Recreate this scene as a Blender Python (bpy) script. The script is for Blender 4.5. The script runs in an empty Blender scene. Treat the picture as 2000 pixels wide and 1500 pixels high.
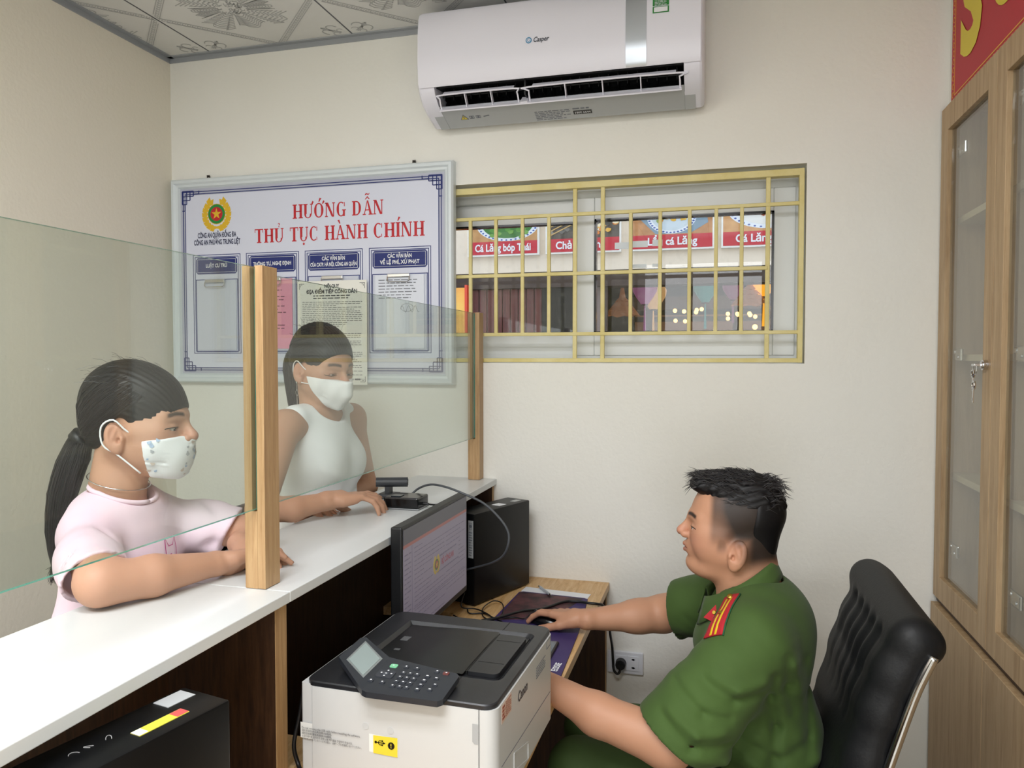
import bpy, bmesh, math, random
import numpy as np
from mathutils import Vector, Matrix
random.seed(7); np.random.seed(7)
R=math.radians
S=bpy.context.scene; COL=S.collection
# ---------------- camera, world, lights, exposure ----------------
cd=bpy.data.cameras.new('camera'); cam=bpy.data.objects.new('camera',cd); COL.objects.link(cam)
cam.location=(0,0,1.513); cam.rotation_euler=(R(90-1.93),0,R(15.1))
cd.sensor_width=36; cd.lens=36*1480/2000; cd.clip_start=.02
S.camera=cam
w=bpy.data.worlds.new('world'); S.world=w; w.use_nodes=True
w.node_tree.nodes['Background'].inputs[0].default_value=(.80,.88,1,1); w.node_tree.nodes['Background'].inputs[1].default_value=2.1
def area(name,loc,rot,sx,sy,e,col):
    l=bpy.data.lights.new(name,'AREA'); l.shape='RECTANGLE'; l.size=sx; l.size_y=sy; l.energy=e; l.color=col
    o=bpy.data.objects.new(name,l); COL.objects.link(o); o.location=loc; o.rotation_euler=rot; return o
area('ceiling_tube_light',(-.45,.35,2.60),(0,0,0),1.2,.3,31,(.955,.965,1))
area('ceiling_tube_light',(-.9,-.32,2.62),(0,0,0),1.6,.35,45,(.955,.965,1))
area('rear_fill_light',(.1,-2.42,1.5),(R(90),0,0),1.6,1.9,42,(.92,.95,1))  # unseen fill added by the rear wall to brighten room and ceiling
S.view_settings.view_transform='Standard'; S.view_settings.look='None'; S.view_settings.gamma=1; S.view_settings.use_curve_mapping=False
S.view_settings.exposure=-0.18
S.cycles.max_bounces=8; S.cycles.transparent_max_bounces=16; S.cycles.caustics_reflective=False; S.cycles.caustics_refractive=False

# ---------------- materials ----------------
def srgb(c):
    if isinstance(c,str): c=[int(c[i:i+2],16)/255 for i in (0,2,4)]
    return tuple(x/12.92 if x<=.04045 else ((x+.055)/1.055)**2.4 for x in c)+(1,)
MATS={}
def mat(name,col,rough=.5,metal=0,bump=None,noise=None,emit=0,spec=.5,coat=0,alpha=None,sheen=0,sss=0):
    if name in MATS: return MATS[name]
    m=bpy.data.materials.new(name); m.use_nodes=True; nt=m.node_tree; b=nt.nodes['Principled BSDF']
    c=srgb(col); b.inputs['Base Color'].default_value=c; b.inputs['Roughness'].default_value=rough; b.inputs['Metallic'].default_value=metal
    b.inputs['Specular IOR Level'].default_value=spec
    if coat: b.inputs['Coat Weight'].default_value=coat
    if sheen: b.inputs['Sheen Weight'].default_value=sheen
    if sss: b.inputs['Subsurface Weight'].default_value=sss; b.inputs['Subsurface Radius'].default_value=(.01,.004,.002); b.inputs['Subsurface Scale'].default_value=.5
    if emit: b.inputs['Emission Color'].default_value=c; b.inputs['Emission Strength'].default_value=emit
    tc=nt.nodes.new('ShaderNodeTexCoord')
    if noise:   # (scale, second colour, stretch xyz)
        mp=nt.nodes.new('ShaderNodeMapping'); mp.inputs['Scale'].default_value=noise[2] if len(noise)>2 else (1,1,1)
        n=nt.nodes.new('ShaderNodeTexNoise'); n.inputs['Scale'].default_value=noise[0]; n.inputs['Detail'].default_value=5
        rp=nt.nodes.new('ShaderNodeValToRGB'); rp.color_ramp.elements[0].position=.35; rp.color_ramp.elements[1].position=.68
        rp.color_ramp.elements[0].color=c; rp.color_ramp.elements[1].color=srgb(noise[1])
        nt.links.new(tc.outputs['Object'],mp.inputs[0]); nt.links.new(mp.outputs[0],n.inputs[0]); nt.links.new(n.outputs[0],rp.inputs[0]); nt.links.new(rp.outputs[0],b.inputs['Base Color'])
    if bump:    # (scale, strength, stretch, distance)
        mp=nt.nodes.new('ShaderNodeMapping'); mp.inputs['Scale'].default_value=bump[2] if len(bump)>2 else (1,1,1)
        n=nt.nodes.new('ShaderNodeTexNoise'); n.inputs['Scale'].default_value=bump[0]; n.inputs['Detail'].default_value=4
        bp=nt.nodes.new('ShaderNodeBump'); bp.inputs['Strength'].default_value=bump[1]; bp.inputs['Distance'].default_value=bump[3] if len(bump)>3 else .002
        nt.links.new(tc.outputs['Object'],mp.inputs[0]); nt.links.new(mp.outputs[0],n.inputs[0]); nt.links.new(n.outputs[0],bp.inputs['Height']); nt.links.new(bp.outputs[0],b.inputs['Normal'])
    MATS[name]=m; return m
def wood(name,a,b_,c_,stretch,rough=.45,sc=9):
    m=mat(name,a,rough); nt=m.node_tree; b=nt.nodes['Principled BSDF']
    tc=nt.nodes.new('ShaderNodeTexCoord'); mp=nt.nodes.new('ShaderNodeMapping'); mp.inputs['Scale'].default_value=stretch
    n1=nt.nodes.new('ShaderNodeTexNoise'); n1.inputs['Scale'].default_value=sc; n1.inputs['Detail'].default_value=6; n1.inputs['Distortion'].default_value=.6
    n2=nt.nodes.new('ShaderNodeTexNoise'); n2.inputs['Scale'].default_value=sc*9; n2.inputs['Detail'].default_value=3
    mx=nt.nodes.new('ShaderNodeMath'); mx.operation='MULTIPLY_ADD'; mx.inputs[1].default_value=.35
    rp=nt.nodes.new('ShaderNodeValToRGB'); e=rp.color_ramp.elements; e[0].position=.42; e[1].position=.86; e[0].color=srgb(b_); e[1].color=srgb(c_)
    k=e.new(.62); k.color=srgb(a)
    L=nt.links.new; L(tc.outputs['Object'],mp.inputs[0]); L(mp.outputs[0],n1.inputs[0]); L(mp.outputs[0],n2.inputs[0]); L(n2.outputs[0],mx.inputs[0]); L(n1.outputs[0],mx.inputs[2]); L(mx.outputs[0],rp.inputs[0]); L(rp.outputs[0],b.inputs['Base Color'])
    bp=nt.nodes.new('ShaderNodeBump'); bp.inputs['Strength'].default_value=.15; bp.inputs['Distance'].default_value=.001; L(n2.outputs[0],bp.inputs['Height']); L(bp.outputs[0],b.inputs['Normal'])
    return m
def glass(name,tint,rough=0.0,ior=1.5,scatter=0,dirt=None):
    m=bpy.data.materials.new(name); m.use_nodes=True; nt=m.node_tree; nt.nodes.clear(); N=nt.nodes.new; L=nt.links.new
    out=N('ShaderNodeOutputMaterial'); tr=N('ShaderNodeBsdfTransparent'); tr.inputs[0].default_value=srgb(tint)
    gl=N('ShaderNodeBsdfGlossy'); gl.inputs['Roughness'].default_value=rough; gl.inputs[0].default_value=(1,1,1,1)
    fr=N('ShaderNodeFresnel'); ge=N('ShaderNodeNewGeometry'); im=N('ShaderNodeMapRange'); im.inputs[3].default_value=ior; im.inputs[4].default_value=1/ior; L(ge.outputs['Backfacing'],im.inputs[0]); L(im.outputs[0],fr.inputs[0]); mx=N('ShaderNodeMixShader'); L(fr.outputs[0],mx.inputs[0]); L(tr.outputs[0],mx.inputs[1]); L(gl.outputs[0],mx.inputs[2])
    last=mx
    if scatter:
        df=N('ShaderNodeBsdfDiffuse'); df.inputs[0].default_value=(.75,.75,.72,1); m2=N('ShaderNodeMixShader'); m2.inputs[0].default_value=scatter; L(mx.outputs[0],m2.inputs[1]); L(df.outputs[0],m2.inputs[2]); last=m2
        if dirt:
            tc=N('ShaderNodeTexCoord'); n=N('ShaderNodeTexNoise'); n.inputs['Scale'].default_value=dirt; n.inputs['Detail'].default_value=6; rp=N('ShaderNodeValToRGB')
            rp.color_ramp.elements[0].position=.55; rp.color_ramp.elements[0].color=(scatter,)*3+(1,); rp.color_ramp.elements[1].position=.8; rp.color_ramp.elements[1].color=(.09,)*3+(1,)
            L(tc.outputs['Object'],n.inputs[0]); L(n.outputs[0],rp.inputs[0]); L(rp.outputs[0],m2.inputs[0])
    L(last.outputs[0],out.inputs[0]); return m
M_wall=mat('painted_wall','F1F0E9',.75,bump=(75,.34,(1,1,1),.004),noise=(1.3,'ECEAE0'))
M_wallL=mat('painted_wall_cream','F4EEDF',.75,bump=(70,.26,(1,1,1),.004),noise=(1.1,'F0E9D7'))
M_white=mat('white_laminate','DDE1E1',.32)
M_floor=mat('floor_tile','B9B2A6',.3,noise=(5,'A59E92'))
M_oakv=wood('oak_vertical','B08D63','9E7B53','BC9B70',(14,14,.8))
M_oakd=wood('oak_desk','CFA670','B88E58','DDBB8B',(9,1.2,9),.4)
M_oakx=wood('oak_desk_cross','CFA670','B88E58','DDBB8B',(1.2,9,9),.4)
M_cab=wood('cabinet_oak','B0936E','9F815D','BFA37E',(10,10,.7),.5,5)
M_cabh=wood('cabinet_oak_horizontal','B0936E','9F815D','BFA37E',(10,10,.7),.5,5)
M_dark=wood('shaded_brown_wood','3C2616','2A1A0F','4B321E',(12,12,1),.5)  # brown wood, colour darkened to carry the shade under counter and desk
M_black=mat('black_plastic','131416',.42,bump=(400,.15,(1,1,1),.0006))
M_blackg=mat('black_gloss','0E0F11',.18)
M_blackm=mat('black_matte_metal','08090B',.42,spec=.3)
M_grey=mat('grey_plastic','8E9195',.4)
M_dgrey=mat('dark_grey_plastic','3A3C40',.45)
M_acw=mat('ac_white_plastic','EEEEF8',.38)
M_acg=mat('ac_lower_grey','B9BDC0',.4)
M_silver=mat('silver_strip','C6CCD2',.3,.6)
M_alu=mat('white_aluminium','DDE6EA',.35,.1)
M_yel=mat('cream_yellow_paint','E0D396',.5,bump=(60,.5,(1,1,1),.004),noise=(14,'D6C67E'))
M_pvc=mat('white_pvc','DADDDC',.35)
M_chrome=mat('chrome','D9DADC',.12,1)
M_paper=mat('paper_white','EDEFF3',.7)
M_navy=mat('print_navy','1B2A72',.5)
M_red=mat('print_red','C2202C',.5)
M_ink=mat('print_ink','3A3D45',.6)
M_inkl=mat('print_ink_light','777B84',.6)
M_gold=mat('print_gold','E3B92C',.45)
M_green=mat('print_green','1F8A3E',.5)
M_lead=mat('brass_gold','C9A545',.25,.9)
M_leather=mat('black_leather','141517',.52,bump=(160,.3,(1,1,1),.0015),spec=.35)

# ---------------- object helpers ----------------
def link(name,verts,faces,m,parent=None,smooth=False,mats=None,midx=None):
    me=bpy.data.meshes.new(name); off=Vector(parent['_o']) if parent is not None and '_o' in parent else Vector((0,0,0))
    me.from_pydata([tuple(Vector(v)-off) for v in verts],[],faces)
    for mm in (mats or [m]): me.materials.append(mm)
    if midx is not None: me.polygons.foreach_set('material_index',midx)
    if smooth: me.polygons.foreach_set('use_smooth',[True]*len(me.polygons))
    me.update(); o=bpy.data.objects.new(name,me); COL.objects.link(o)
    if parent is not None: o.parent=parent; o['_o']=tuple(off)
    else: o['_o']=(0,0,0)
    return o
def thing(name,label,cat,loc,group=None):
    o=bpy.data.objects.new(name,None); COL.objects.link(o); o.location=loc; o['_o']=tuple(loc); o['label']=label; o['category']=cat; o.empty_display_size=.05
    if group: o['group']=group
    return o
def tag(o,label,cat,group=None,kind=None):
    if label: o['label']=label
    if cat: o['category']=cat
    if group: o['group']=group
    if kind: o['kind']=kind
    return o
class MB:
    def __init__(s): s.v=[]; s.f=[]; s.mi=[]
    def add(s,vs,fs,mi=0):
        n=len(s.v); s.v+= [tuple(x) for x in vs]; s.f+=[tuple(i+n for i in f) for f in fs]; s.mi+=[mi]*len(fs); return s
    def box(s,a,b,mi=0,bev=0):
        a,b=[min(p,q) for p,q in zip(a,b)],[max(p,q) for p,q in zip(a,b)]
        return s.obox(((a[0]+b[0])/2,(a[1]+b[1])/2,(a[2]+b[2])/2),[(b[i]-a[i])/2 for i in range(3)],((1,0,0),(0,1,0),(0,0,1)),mi,bev)
    def obox(s,c,h,ax,mi=0,bev=0):
        bm=bmesh.new(); bmesh.ops.create_cube(bm,size=2)
        for v in bm.verts: v.co=Vector((v.co.x*h[0],v.co.y*h[1],v.co.z*h[2]))
        if bev>0: bmesh.ops.bevel(bm,geom=bm.edges[:],offset=min(bev,min(h)*.95),segments=2,affect='EDGES',profile=.5)
        A=[Vector(x) for x in ax]; c=Vector(c)
        bm.verts.index_update(); vs=[c+A[0]*v.co.x+A[1]*v.co.y+A[2]*v.co.z for v in bm.verts]; fs=[[v.index for v in f.verts] for f in bm.faces]; bm.free()
        return s.add(vs,fs,mi)
    def cyl(s,a,b,r,n=16,r2=None,mi=0):
        a=Vector(a);b=Vector(b);d=(b-a).normalized(); u=d.orthogonal().normalized(); w_=d.cross(u); r2=r if r2 is None else r2
        vs=[];fs=[]
        for p,rr in ((a,r),(b,r2)):
            for i in range(n): t=2*math.pi*i/n; vs.append(p+(u*math.cos(t)+w_*math.sin(t))*rr)
        for i in range(n): j=(i+1)%n; fs.append((i,j,n+j,n+i))
        fs.append(tuple(range(n))[::-1]); fs.append(tuple(range(n,2*n))); return s.add(vs,fs,mi)
    def tube(s,pts,r,n=8,mi=0,rs=None,smoothn=0):
        P=[Vector(p) for p in pts]
        if smoothn: P=catmull(P,smoothn)
        vs=[];fs=[];m=len(P); up=None
        for i,p in enumerate(P):
            d=(P[min(i+1,m-1)]-P[max(i-1,0)]).normalized()
            if up is None: up=d.orthogonal().normalized()
            up=(up-d*up.dot(d)).normalized(); w_=d.cross(up)
            rr=r if rs is None else float(np.interp(i/(m-1),np.linspace(0,1,len(rs)),rs))
            for k in range(n): t=2*math.pi*k/n; vs.append(p+(up*math.cos(t)+w_*math.sin(t))*rr)
        for i in range(m-1):
            for k in range(n): j=(k+1)%n; fs.append((i*n+k,i*n+j,(i+1)*n+j,(i+1)*n+k))
        fs.append(tuple(range(n))[::-1]); fs.append(tuple(range((m-1)*n,m*n))); return s.add(vs,fs,mi)
    def poly(s,pts2,o,rt,up,th=.0006,mi=0):   # extruded flat polygon
        o=Vector(o);rt=Vector(rt);up=Vector(up);nn=rt.cross(up).normalized(); n=len(pts2)
        vs=[o+rt*x+up*y+nn*th for x,y in pts2]+[o+rt*x+up*y for x,y in pts2]
        fs=[tuple(range(n))]+[(i,n+i,n+(i+1)%n,(i+1)%n) for i in range(n)]
        return s.add(vs,fs,mi)
    def rect(s,x0,y0,x1,y1,o,rt,up,th=.0006,mi=0): return s.poly([(x0,y0),(x1,y0),(x1,y1),(x0,y1)],o,rt,up,th,mi)
    def frame(s,x0,y0,x1,y1,t,o,rt,up,th=.0006,mi=0):
        for r_ in ((x0,y0,x1,y0+t),(x0,y1-t,x1,y1),(x0,y0+t,x0+t,y1-t),(x1-t,y0+t,x1,y1-t)): s.rect(*r_,o,rt,up,th,mi)
        return s
    def disc(s,x,y,rx,ry,o,rt,up,th=.0006,mi=0,n=24,a0=0,a1=360): return s.poly([(x+rx*math.cos(R(a0+(a1-a0)*i/n)),y+ry*math.sin(R(a0+(a1-a0)*i/n))) for i in range(n)],o,rt,up,th,mi)
    def strip(s,pts2,wd,o,rt,up,th=.0006,mi=0):
        for (x0,y0),(x1,y1) in zip(pts2,pts2[1:]):
            L=math.hypot(x1-x0,y1-y0) or 1e-9; nx,ny=-(y1-y0)/L*wd/2,(x1-x0)/L*wd/2
            s.poly([(x0-nx,y0-ny),(x1-nx,y1-ny),(x1+nx,y1+ny),(x0+nx,y0+ny)],o,rt,up,th,mi)
        return s
    def obj(s,name,m,parent=None,smooth=False,mats=None): return link(name,s.v,s.f,m,parent,smooth,mats,s.mi if mats else None)
def catmull(P,k):
    out=[]; n=len(P)
    for i in range(n-1):
        p0,p1,p2,p3=P[max(i-1,0)],P[i],P[i+1],P[min(i+2,n-1)]
        for j in range(k):
            t=j/k; out.append(.5*((2*p1)+(p2-p0)*t+(2*p0-5*p1+4*p2-p3)*t*t+(3*p1-p0-3*p2+p3)*t**3))
    out.append(P[-1]); return out
def shade_auto(o,ang=35):
    me=o.data; me.polygons.foreach_set('use_smooth',[True]*len(me.polygons))
    bm=bmesh.new(); bm.from_mesh(me)
    for e in bm.edges:
        if len(e.link_faces)==2 and e.calc_face_angle(0)>R(ang): e.smooth=False
    bm.to_mesh(me); bm.free(); return o
FONT=bpy.data.fonts.load('<builtin>')
def txt(name,s,m,o,rt,up,size=.05,align='CENTER',xs=1.0,bold=0.0,parent=None,th=.0006,width=None,italic=0,space=1.0):
    c=bpy.data.curves.new('t','FONT'); c.body=s; c.font=FONT; c.size=size; c.align_x=align; c.align_y='CENTER'; c.offset=bold; c.extrude=0; c.resolution_u=3; c.shear=italic; c.space_character=space
    t=bpy.data.objects.new('t',c); COL.objects.link(t); bpy.context.view_layer.update()
    me=bpy.data.meshes.new_from_object(t.evaluated_get(bpy.context.evaluated_depsgraph_get())); bpy.data.objects.remove(t)
    V=[v.co.copy() for v in me.vertices]; F=[tuple(p.vertices) for p in me.polygons]; bpy.data.meshes.remove(me)
    if width and V:
        x0=min(v.x for v in V); x1=max(v.x for v in V); k=width/(x1-x0); 
        for v in V: v.x*=k
    o=Vector(o);rt=Vector(rt);up=Vector(up);nn=rt.cross(up).normalized()
    return link(name,[o+rt*v.x*xs+up*v.y+nn*th for v in V],F,m,parent)
EX=(1,0,0); EZ=(0,0,1)
def textlines(mb,x0,x1,y0,y1,rows,o,rt,up,h=.45,rag=.25,th=.0006,mi=0,gap=.12,seed=1):
    rr=random.Random(seed); dy=(y1-y0)/rows
    for i in range(rows):
        y=y1-(i+.5)*dy; x=x0; xe=x1-(x1-x0)*rag*rr.random()*(1 if rr.random()<.4 else .1)
        while x<xe-1e-4:
            L=dy*rr.uniform(.8,2.6); L=min(L,xe-x); mb.rect(x,y-dy*h/2,x+L,y+dy*h/2,o,rt,up,th,mi); x+=L+dy*.45
def emblem(parent,o,rt,up,sz,scr=None):
    g,rd,gn=(M_gold,M_red,M_green) if scr is None else scr
    mb=MB()
    for sgn in (-1,1):
        for i in range(8):
            a=R(-82+i*17.5); cx,cy=sgn*math.cos(a)*.40,math.sin(a)*.42-.02
            for da in (0,.55):
                an=a+R(90)-da*(1 if 1 else 1); L=.23 if i<7 else .30; wd=.095
                dx,dy=sgn*math.cos(an+ .0),math.sin(an)
                px,py=-dy,dx
                mb.poly([((cx)*sz,(cy)*sz),((cx+dx*L*.5+px*wd)*sz,(cy+dy*L*.5+py*wd)*sz),((cx+dx*L)*sz,(cy+dy*L)*sz),((cx+dx*L*.5-px*wd)*sz,(cy+dy*L*.5-py*wd)*sz)][::int(sgn)],o,rt,up,.0006+.00003*(i*4+int(da>0)*2+(sgn>0)))
    mb.poly([(x*sz,y*sz) for x,y in ((-.26,-.36),(0,-.40),(.26,-.36),(.22,-.52),(0,-.47),(-.22,-.52))][::-1],o,rt,up,.0008)
    mb.disc(0,0,.335*sz,.335*sz,o,rt,up,.0009); mb.obj('emblem_wreath',g,parent)
    MB().disc(0,0,.315*sz,.315*sz,o,rt,up,.0012).obj('emblem_ring',gn,parent)
    MB().disc(0,0,.225*sz,.225*sz,o,rt,up,.0015).obj('emblem_disc',rd,parent)
    st=[((.19 if i%2==0 else .075)*sz*math.cos(R(90+36*i)),(.19 if i%2==0 else .075)*sz*math.sin(R(90+36*i))) for i in range(10)]
    s=MB(); s.poly(st,o,rt,up,.0018); s.obj('emblem_star',g,parent)

# ---------------- room shell ----------------
D=2.55; CH=2.685; XL=-2.072; XR=.665; YB=-2.5
def struct(o): o['kind']='structure'; return o
wx0,wx1,wz0,wz1=-1.02,.268,1.497,2.124
m=MB()
for a,b in (((XL-.1,D,0),(wx0,D+.16,CH+.1)),((wx1,D,0),(1.2,D+.16,CH+.1)),((wx0,D,0),(wx1,D+.16,wz0)),((wx0,D,wz1),(wx1,D+.16,CH+.1))): m.box(a,b)
struct(m.obj('wall_back',M_wall))
struct(MB().box((XL-.1,YB,0),(XL,D,CH+.1)).obj('wall_left',M_wallL))
struct(MB().box((XR,YB,2.262),(1.2,D,CH+.1)).box((1.07,YB,0),(1.2,D,2.262)).obj('wall_right',M_wall))
struct(MB().box((XL-.1,YB-.1,0),(1.2,YB,CH+.1)).obj('wall_front',M_wall))
struct(MB().box((XL-.1,YB-.1,-.1),(1.2,D+.16,0)).obj('floor',M_floor))
M_tile=mat('ceiling_tile_white','E4E4E0',.5,noise=(3,'DCDCD8'))
M_orn=mat('ceiling_tile_print','B4B5B4',.35,.2)
M_grid=mat('ceiling_grid_grey','A9ADB1',.4,.3)
ceil=struct(MB().box((XL-.1,YB-.1,CH+.012),(1.2,D+.16,CH+.1)).obj('ceiling',M_tile))
tx=[XL,-1.88,-1.28,-.68,-.08,.52,XR]; ty=[D,1.945,1.345,.745,.145]
base=None
def ornament(cx,cy,x0,x1,y0,y1):
    mb=MB(); o=(0,0,CH-.0005); rt=(1,0,0); up=(0,-1,0)   # seen from below
    def clipok(x,y): return x0+.006<x<x1-.006 and y0+.006<y<y1-.006
    def ln(pts,wd):
        for (a,b),(c,d) in zip(pts,pts[1:]):
            if clipok(a,b) and clipok(c,d): mb.strip([(a,-b),(c,-d)],wd,o,rt,up,.0006)
    # diamond band of small rings
    cs=[(cx+.30,cy),(cx,cy+.30),(cx-.30,cy),(cx,cy-.30)]
    for i in range(4):
        a=cs[i]; b=cs[(i+1)%4]
        for off in (-.011,.011):
            n=24; nx,ny=(b[1]-a[1])/.4243*off,-(b[0]-a[0])/.4243*off
            ln([(a[0]+(b[0]-a[0])*t/n+nx,a[1]+(b[1]-a[1])*t/n+ny) for t in range(n+1)],.0025)
        for j in range(26):
            t=(j+.5)/26; px,py=a[0]+(b[0]-a[0])*t,a[1]+(b[1]-a[1])*t
            ln([(px+.006*math.cos(q),py+.006*math.sin(q)) for q in np.linspace(0,5.2,7)],.0018)
    # medallion petals
    for i in range(8):
        a=R(45*i); big=1 if i%2 else .72
        for kx in range(9):
            rr=.055+.014*kx*big; sp=R(19)
            ln([(cx+rr*(1+.12*math.sin((q+.5)*9))*math.cos(a+sp*q),cy+rr*(1+.12*math.cos(q*2.8))*math.sin(a+sp*q)) for q in np.linspace(-1,1,9)],.0028)
        ln([(cx+r_*math.cos(a+R(22)),cy+r_*math.sin(a+R(22))) for r_ in (.05,.09,.13)],.002)
    for q in range(40):
        a=random.random()*6.28; r_=.045*math.sqrt(random.random()); px,py=cx+r_*math.cos(a),cy+r_*math.sin(a)
        ln([(px+.007*math.cos(t),py+.007*math.sin(t)) for t in np.linspace(0,4.5,6)],.002)
    # corner fleurs
    for sx in (-1,1):
        for sy in (-1,1):
            fx,fy=cx+sx*.245,cy+sy*.245; dx,dy=-sx*.707,-sy*.707
            def P(u,v): return (fx+dx*u-dy*v,fy+dy*u+dx*v)
            ln([P(-.03,0),P(.03,0)],.006)
            for s_ in (-1,1):
                ln([P(.01+.022*math.cos(t),s_*(.02+.018*math.sin(t))) for t in np.linspace(-2.4,2.0,10)],.004)
                ln([P(-.02+.012*math.cos(t),s_*(.016+.012*math.sin(t))) for t in np.linspace(-2.4,2.0,8)],.003)
            ln([P(.03,-.006),P(.045,0),P(.03,.006)],.006)
    return mb
for i in range(len(tx)-1):
    for j in range(len(ty)-1):
        x0,x1,y0,y1=tx[i],tx[i+1],ty[j+1],ty[j]
        t=MB().box((x0+.002,y0+.002,CH),(x1-.002,y1-.002,CH+.01)).obj('ceiling_tile',M_tile,ceil)
        if j<2 and i<4:
            cx=(x0+x1)/2 if 0<i<5 else x1-.30; cy=y0+.30
            orn=ornament(cx,cy,x0,x1,y0,y1)
            if orn.v: orn.obj('printed_ornament',M_orn,t)
m=MB()
for x in tx[1:-1]: m.box((x-.0025,YB,CH-.001),(x+.0025,D,CH+.002))
for y in ty[1:]: m.box((XL,y-.0025,CH-.001),(XR,y+.0025,CH+.002))
m.obj('ceiling_seam',mat('seam_dark','55585C',.5),ceil)
m=MB().box((XL,YB,CH-.022),(XL+.004,D,CH)).box((XL,YB,CH-.004),(XL+.022,D,CH)).box((XL,D-.004,CH-.022),(XR,D,CH)).box((XL,D-.022,CH-.004),(XR,D,CH)).box((XR-.004,YB,CH-.022),(XR,D,CH))
struct(m.obj('trim_1',M_grid))
# ---------------- window ----------------
W0=D+.10
win=struct(MB().box((wx0,W0,wz0),(wx1,W0+.05,wz0+.028)).box((wx0,W0,wz1-.05),(wx1,W0+.05,wz1)).box((wx0,W0,wz0),(wx0+.03,W0+.05,wz1)).box((wx1-.022,W0-.0006,wz0+.0005),(wx1-.0005,W0+.0495,wz1-.0005)).obj('window_1',M_pvc))
def sash(x0,x1,gx0,gx1,y,gz0=1.603,gz1=1.998):
    z0,z1=wz0+.026,wz1-.05
    m=MB().box((x0,y,z0),(gx0,y+.028,z1),bev=.003).box((gx1,y,z0),(x1,y+.028,z1),bev=.003).box((gx0,y,z0),(gx1,y+.028,gz0),bev=.003).box((gx0,y,gz1),(gx1,y+.028,z1),bev=.003)
    s=m.obj('sash_frame',M_pvc,win)
    g=MB(); 
    for a,b in (((gx0-.001,y-.001,gz0),(gx0+.006,y+.029,gz1)),((gx1-.006,y-.001,gz0),(gx1+.001,y+.029,gz1)),((gx0,y-.001,gz1-.006),(gx1,y+.029,gz1+.001)),((gx0,y-.001,gz0-.001),(gx1,y+.029,gz0+.005))): g.box(a,b)
    g.obj('gasket',M_blackg,s)
    MB().box((gx0,y+.011,gz0),(gx1,y+.017,gz1)).obj('glass_pane',M_wglass,s)
M_wglass=glass('window_glass','F6F8F7',.0,1.45,.012,dirt=45)
sash(wx0+.03,-.42,-.96,-.492,W0+.026,)
sash(-.486,.246,-.415,.178,W0-.006,)
# yellow grille set into the opening
gr=thing('window_grille','cream-yellow painted metal security grille fixed in the window opening','grille',(0,D+.03,1.5))
gy=D+.012
fr=MB()
for a,b in (((wx0,gy-.004,wz0+.003),(wx1-.006,gy+.028,wz0+.017)),((wx0,gy-.004,wz1-.034),(wx1-.006,gy+.03,wz1-.012)),((wx1-.0205,gy-.0047,wz0+.0025),(wx1-.0055,gy+.0305,wz1-.0115)),((wx0,gy-.004,wz0),(wx0+.014,gy+.028,wz1-.012))): fr.box(a,b,bev=.002)
fr.obj('grille_frame',M_yel,gr)
for z in (2.004,1.597): MB().box((wx0,gy,z-.006),(wx1-.01,gy+.012,z+.006),bev=.002).obj('rail',M_yel,gr)
MB().box((wx0,gy,1.797),(.155,gy+.012,1.809),bev=.002).obj('rail',M_yel,gr)
for x in (-.94,-.845,-.751,-.655,-.561,-.281,-.184,-.089,-.005,.075): MB().box((x-.006,gy+.001,1.597),(x+.006,gy+.013,2.004),bev=.002).obj('bar',M_yel,gr)
for x in (-.470,-.375,.155): MB().box((x-.007,gy+.002,wz0+.01),(x+.007,gy+.014,wz1-.02),bev=.002).obj('bar',M_yel,gr)
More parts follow.
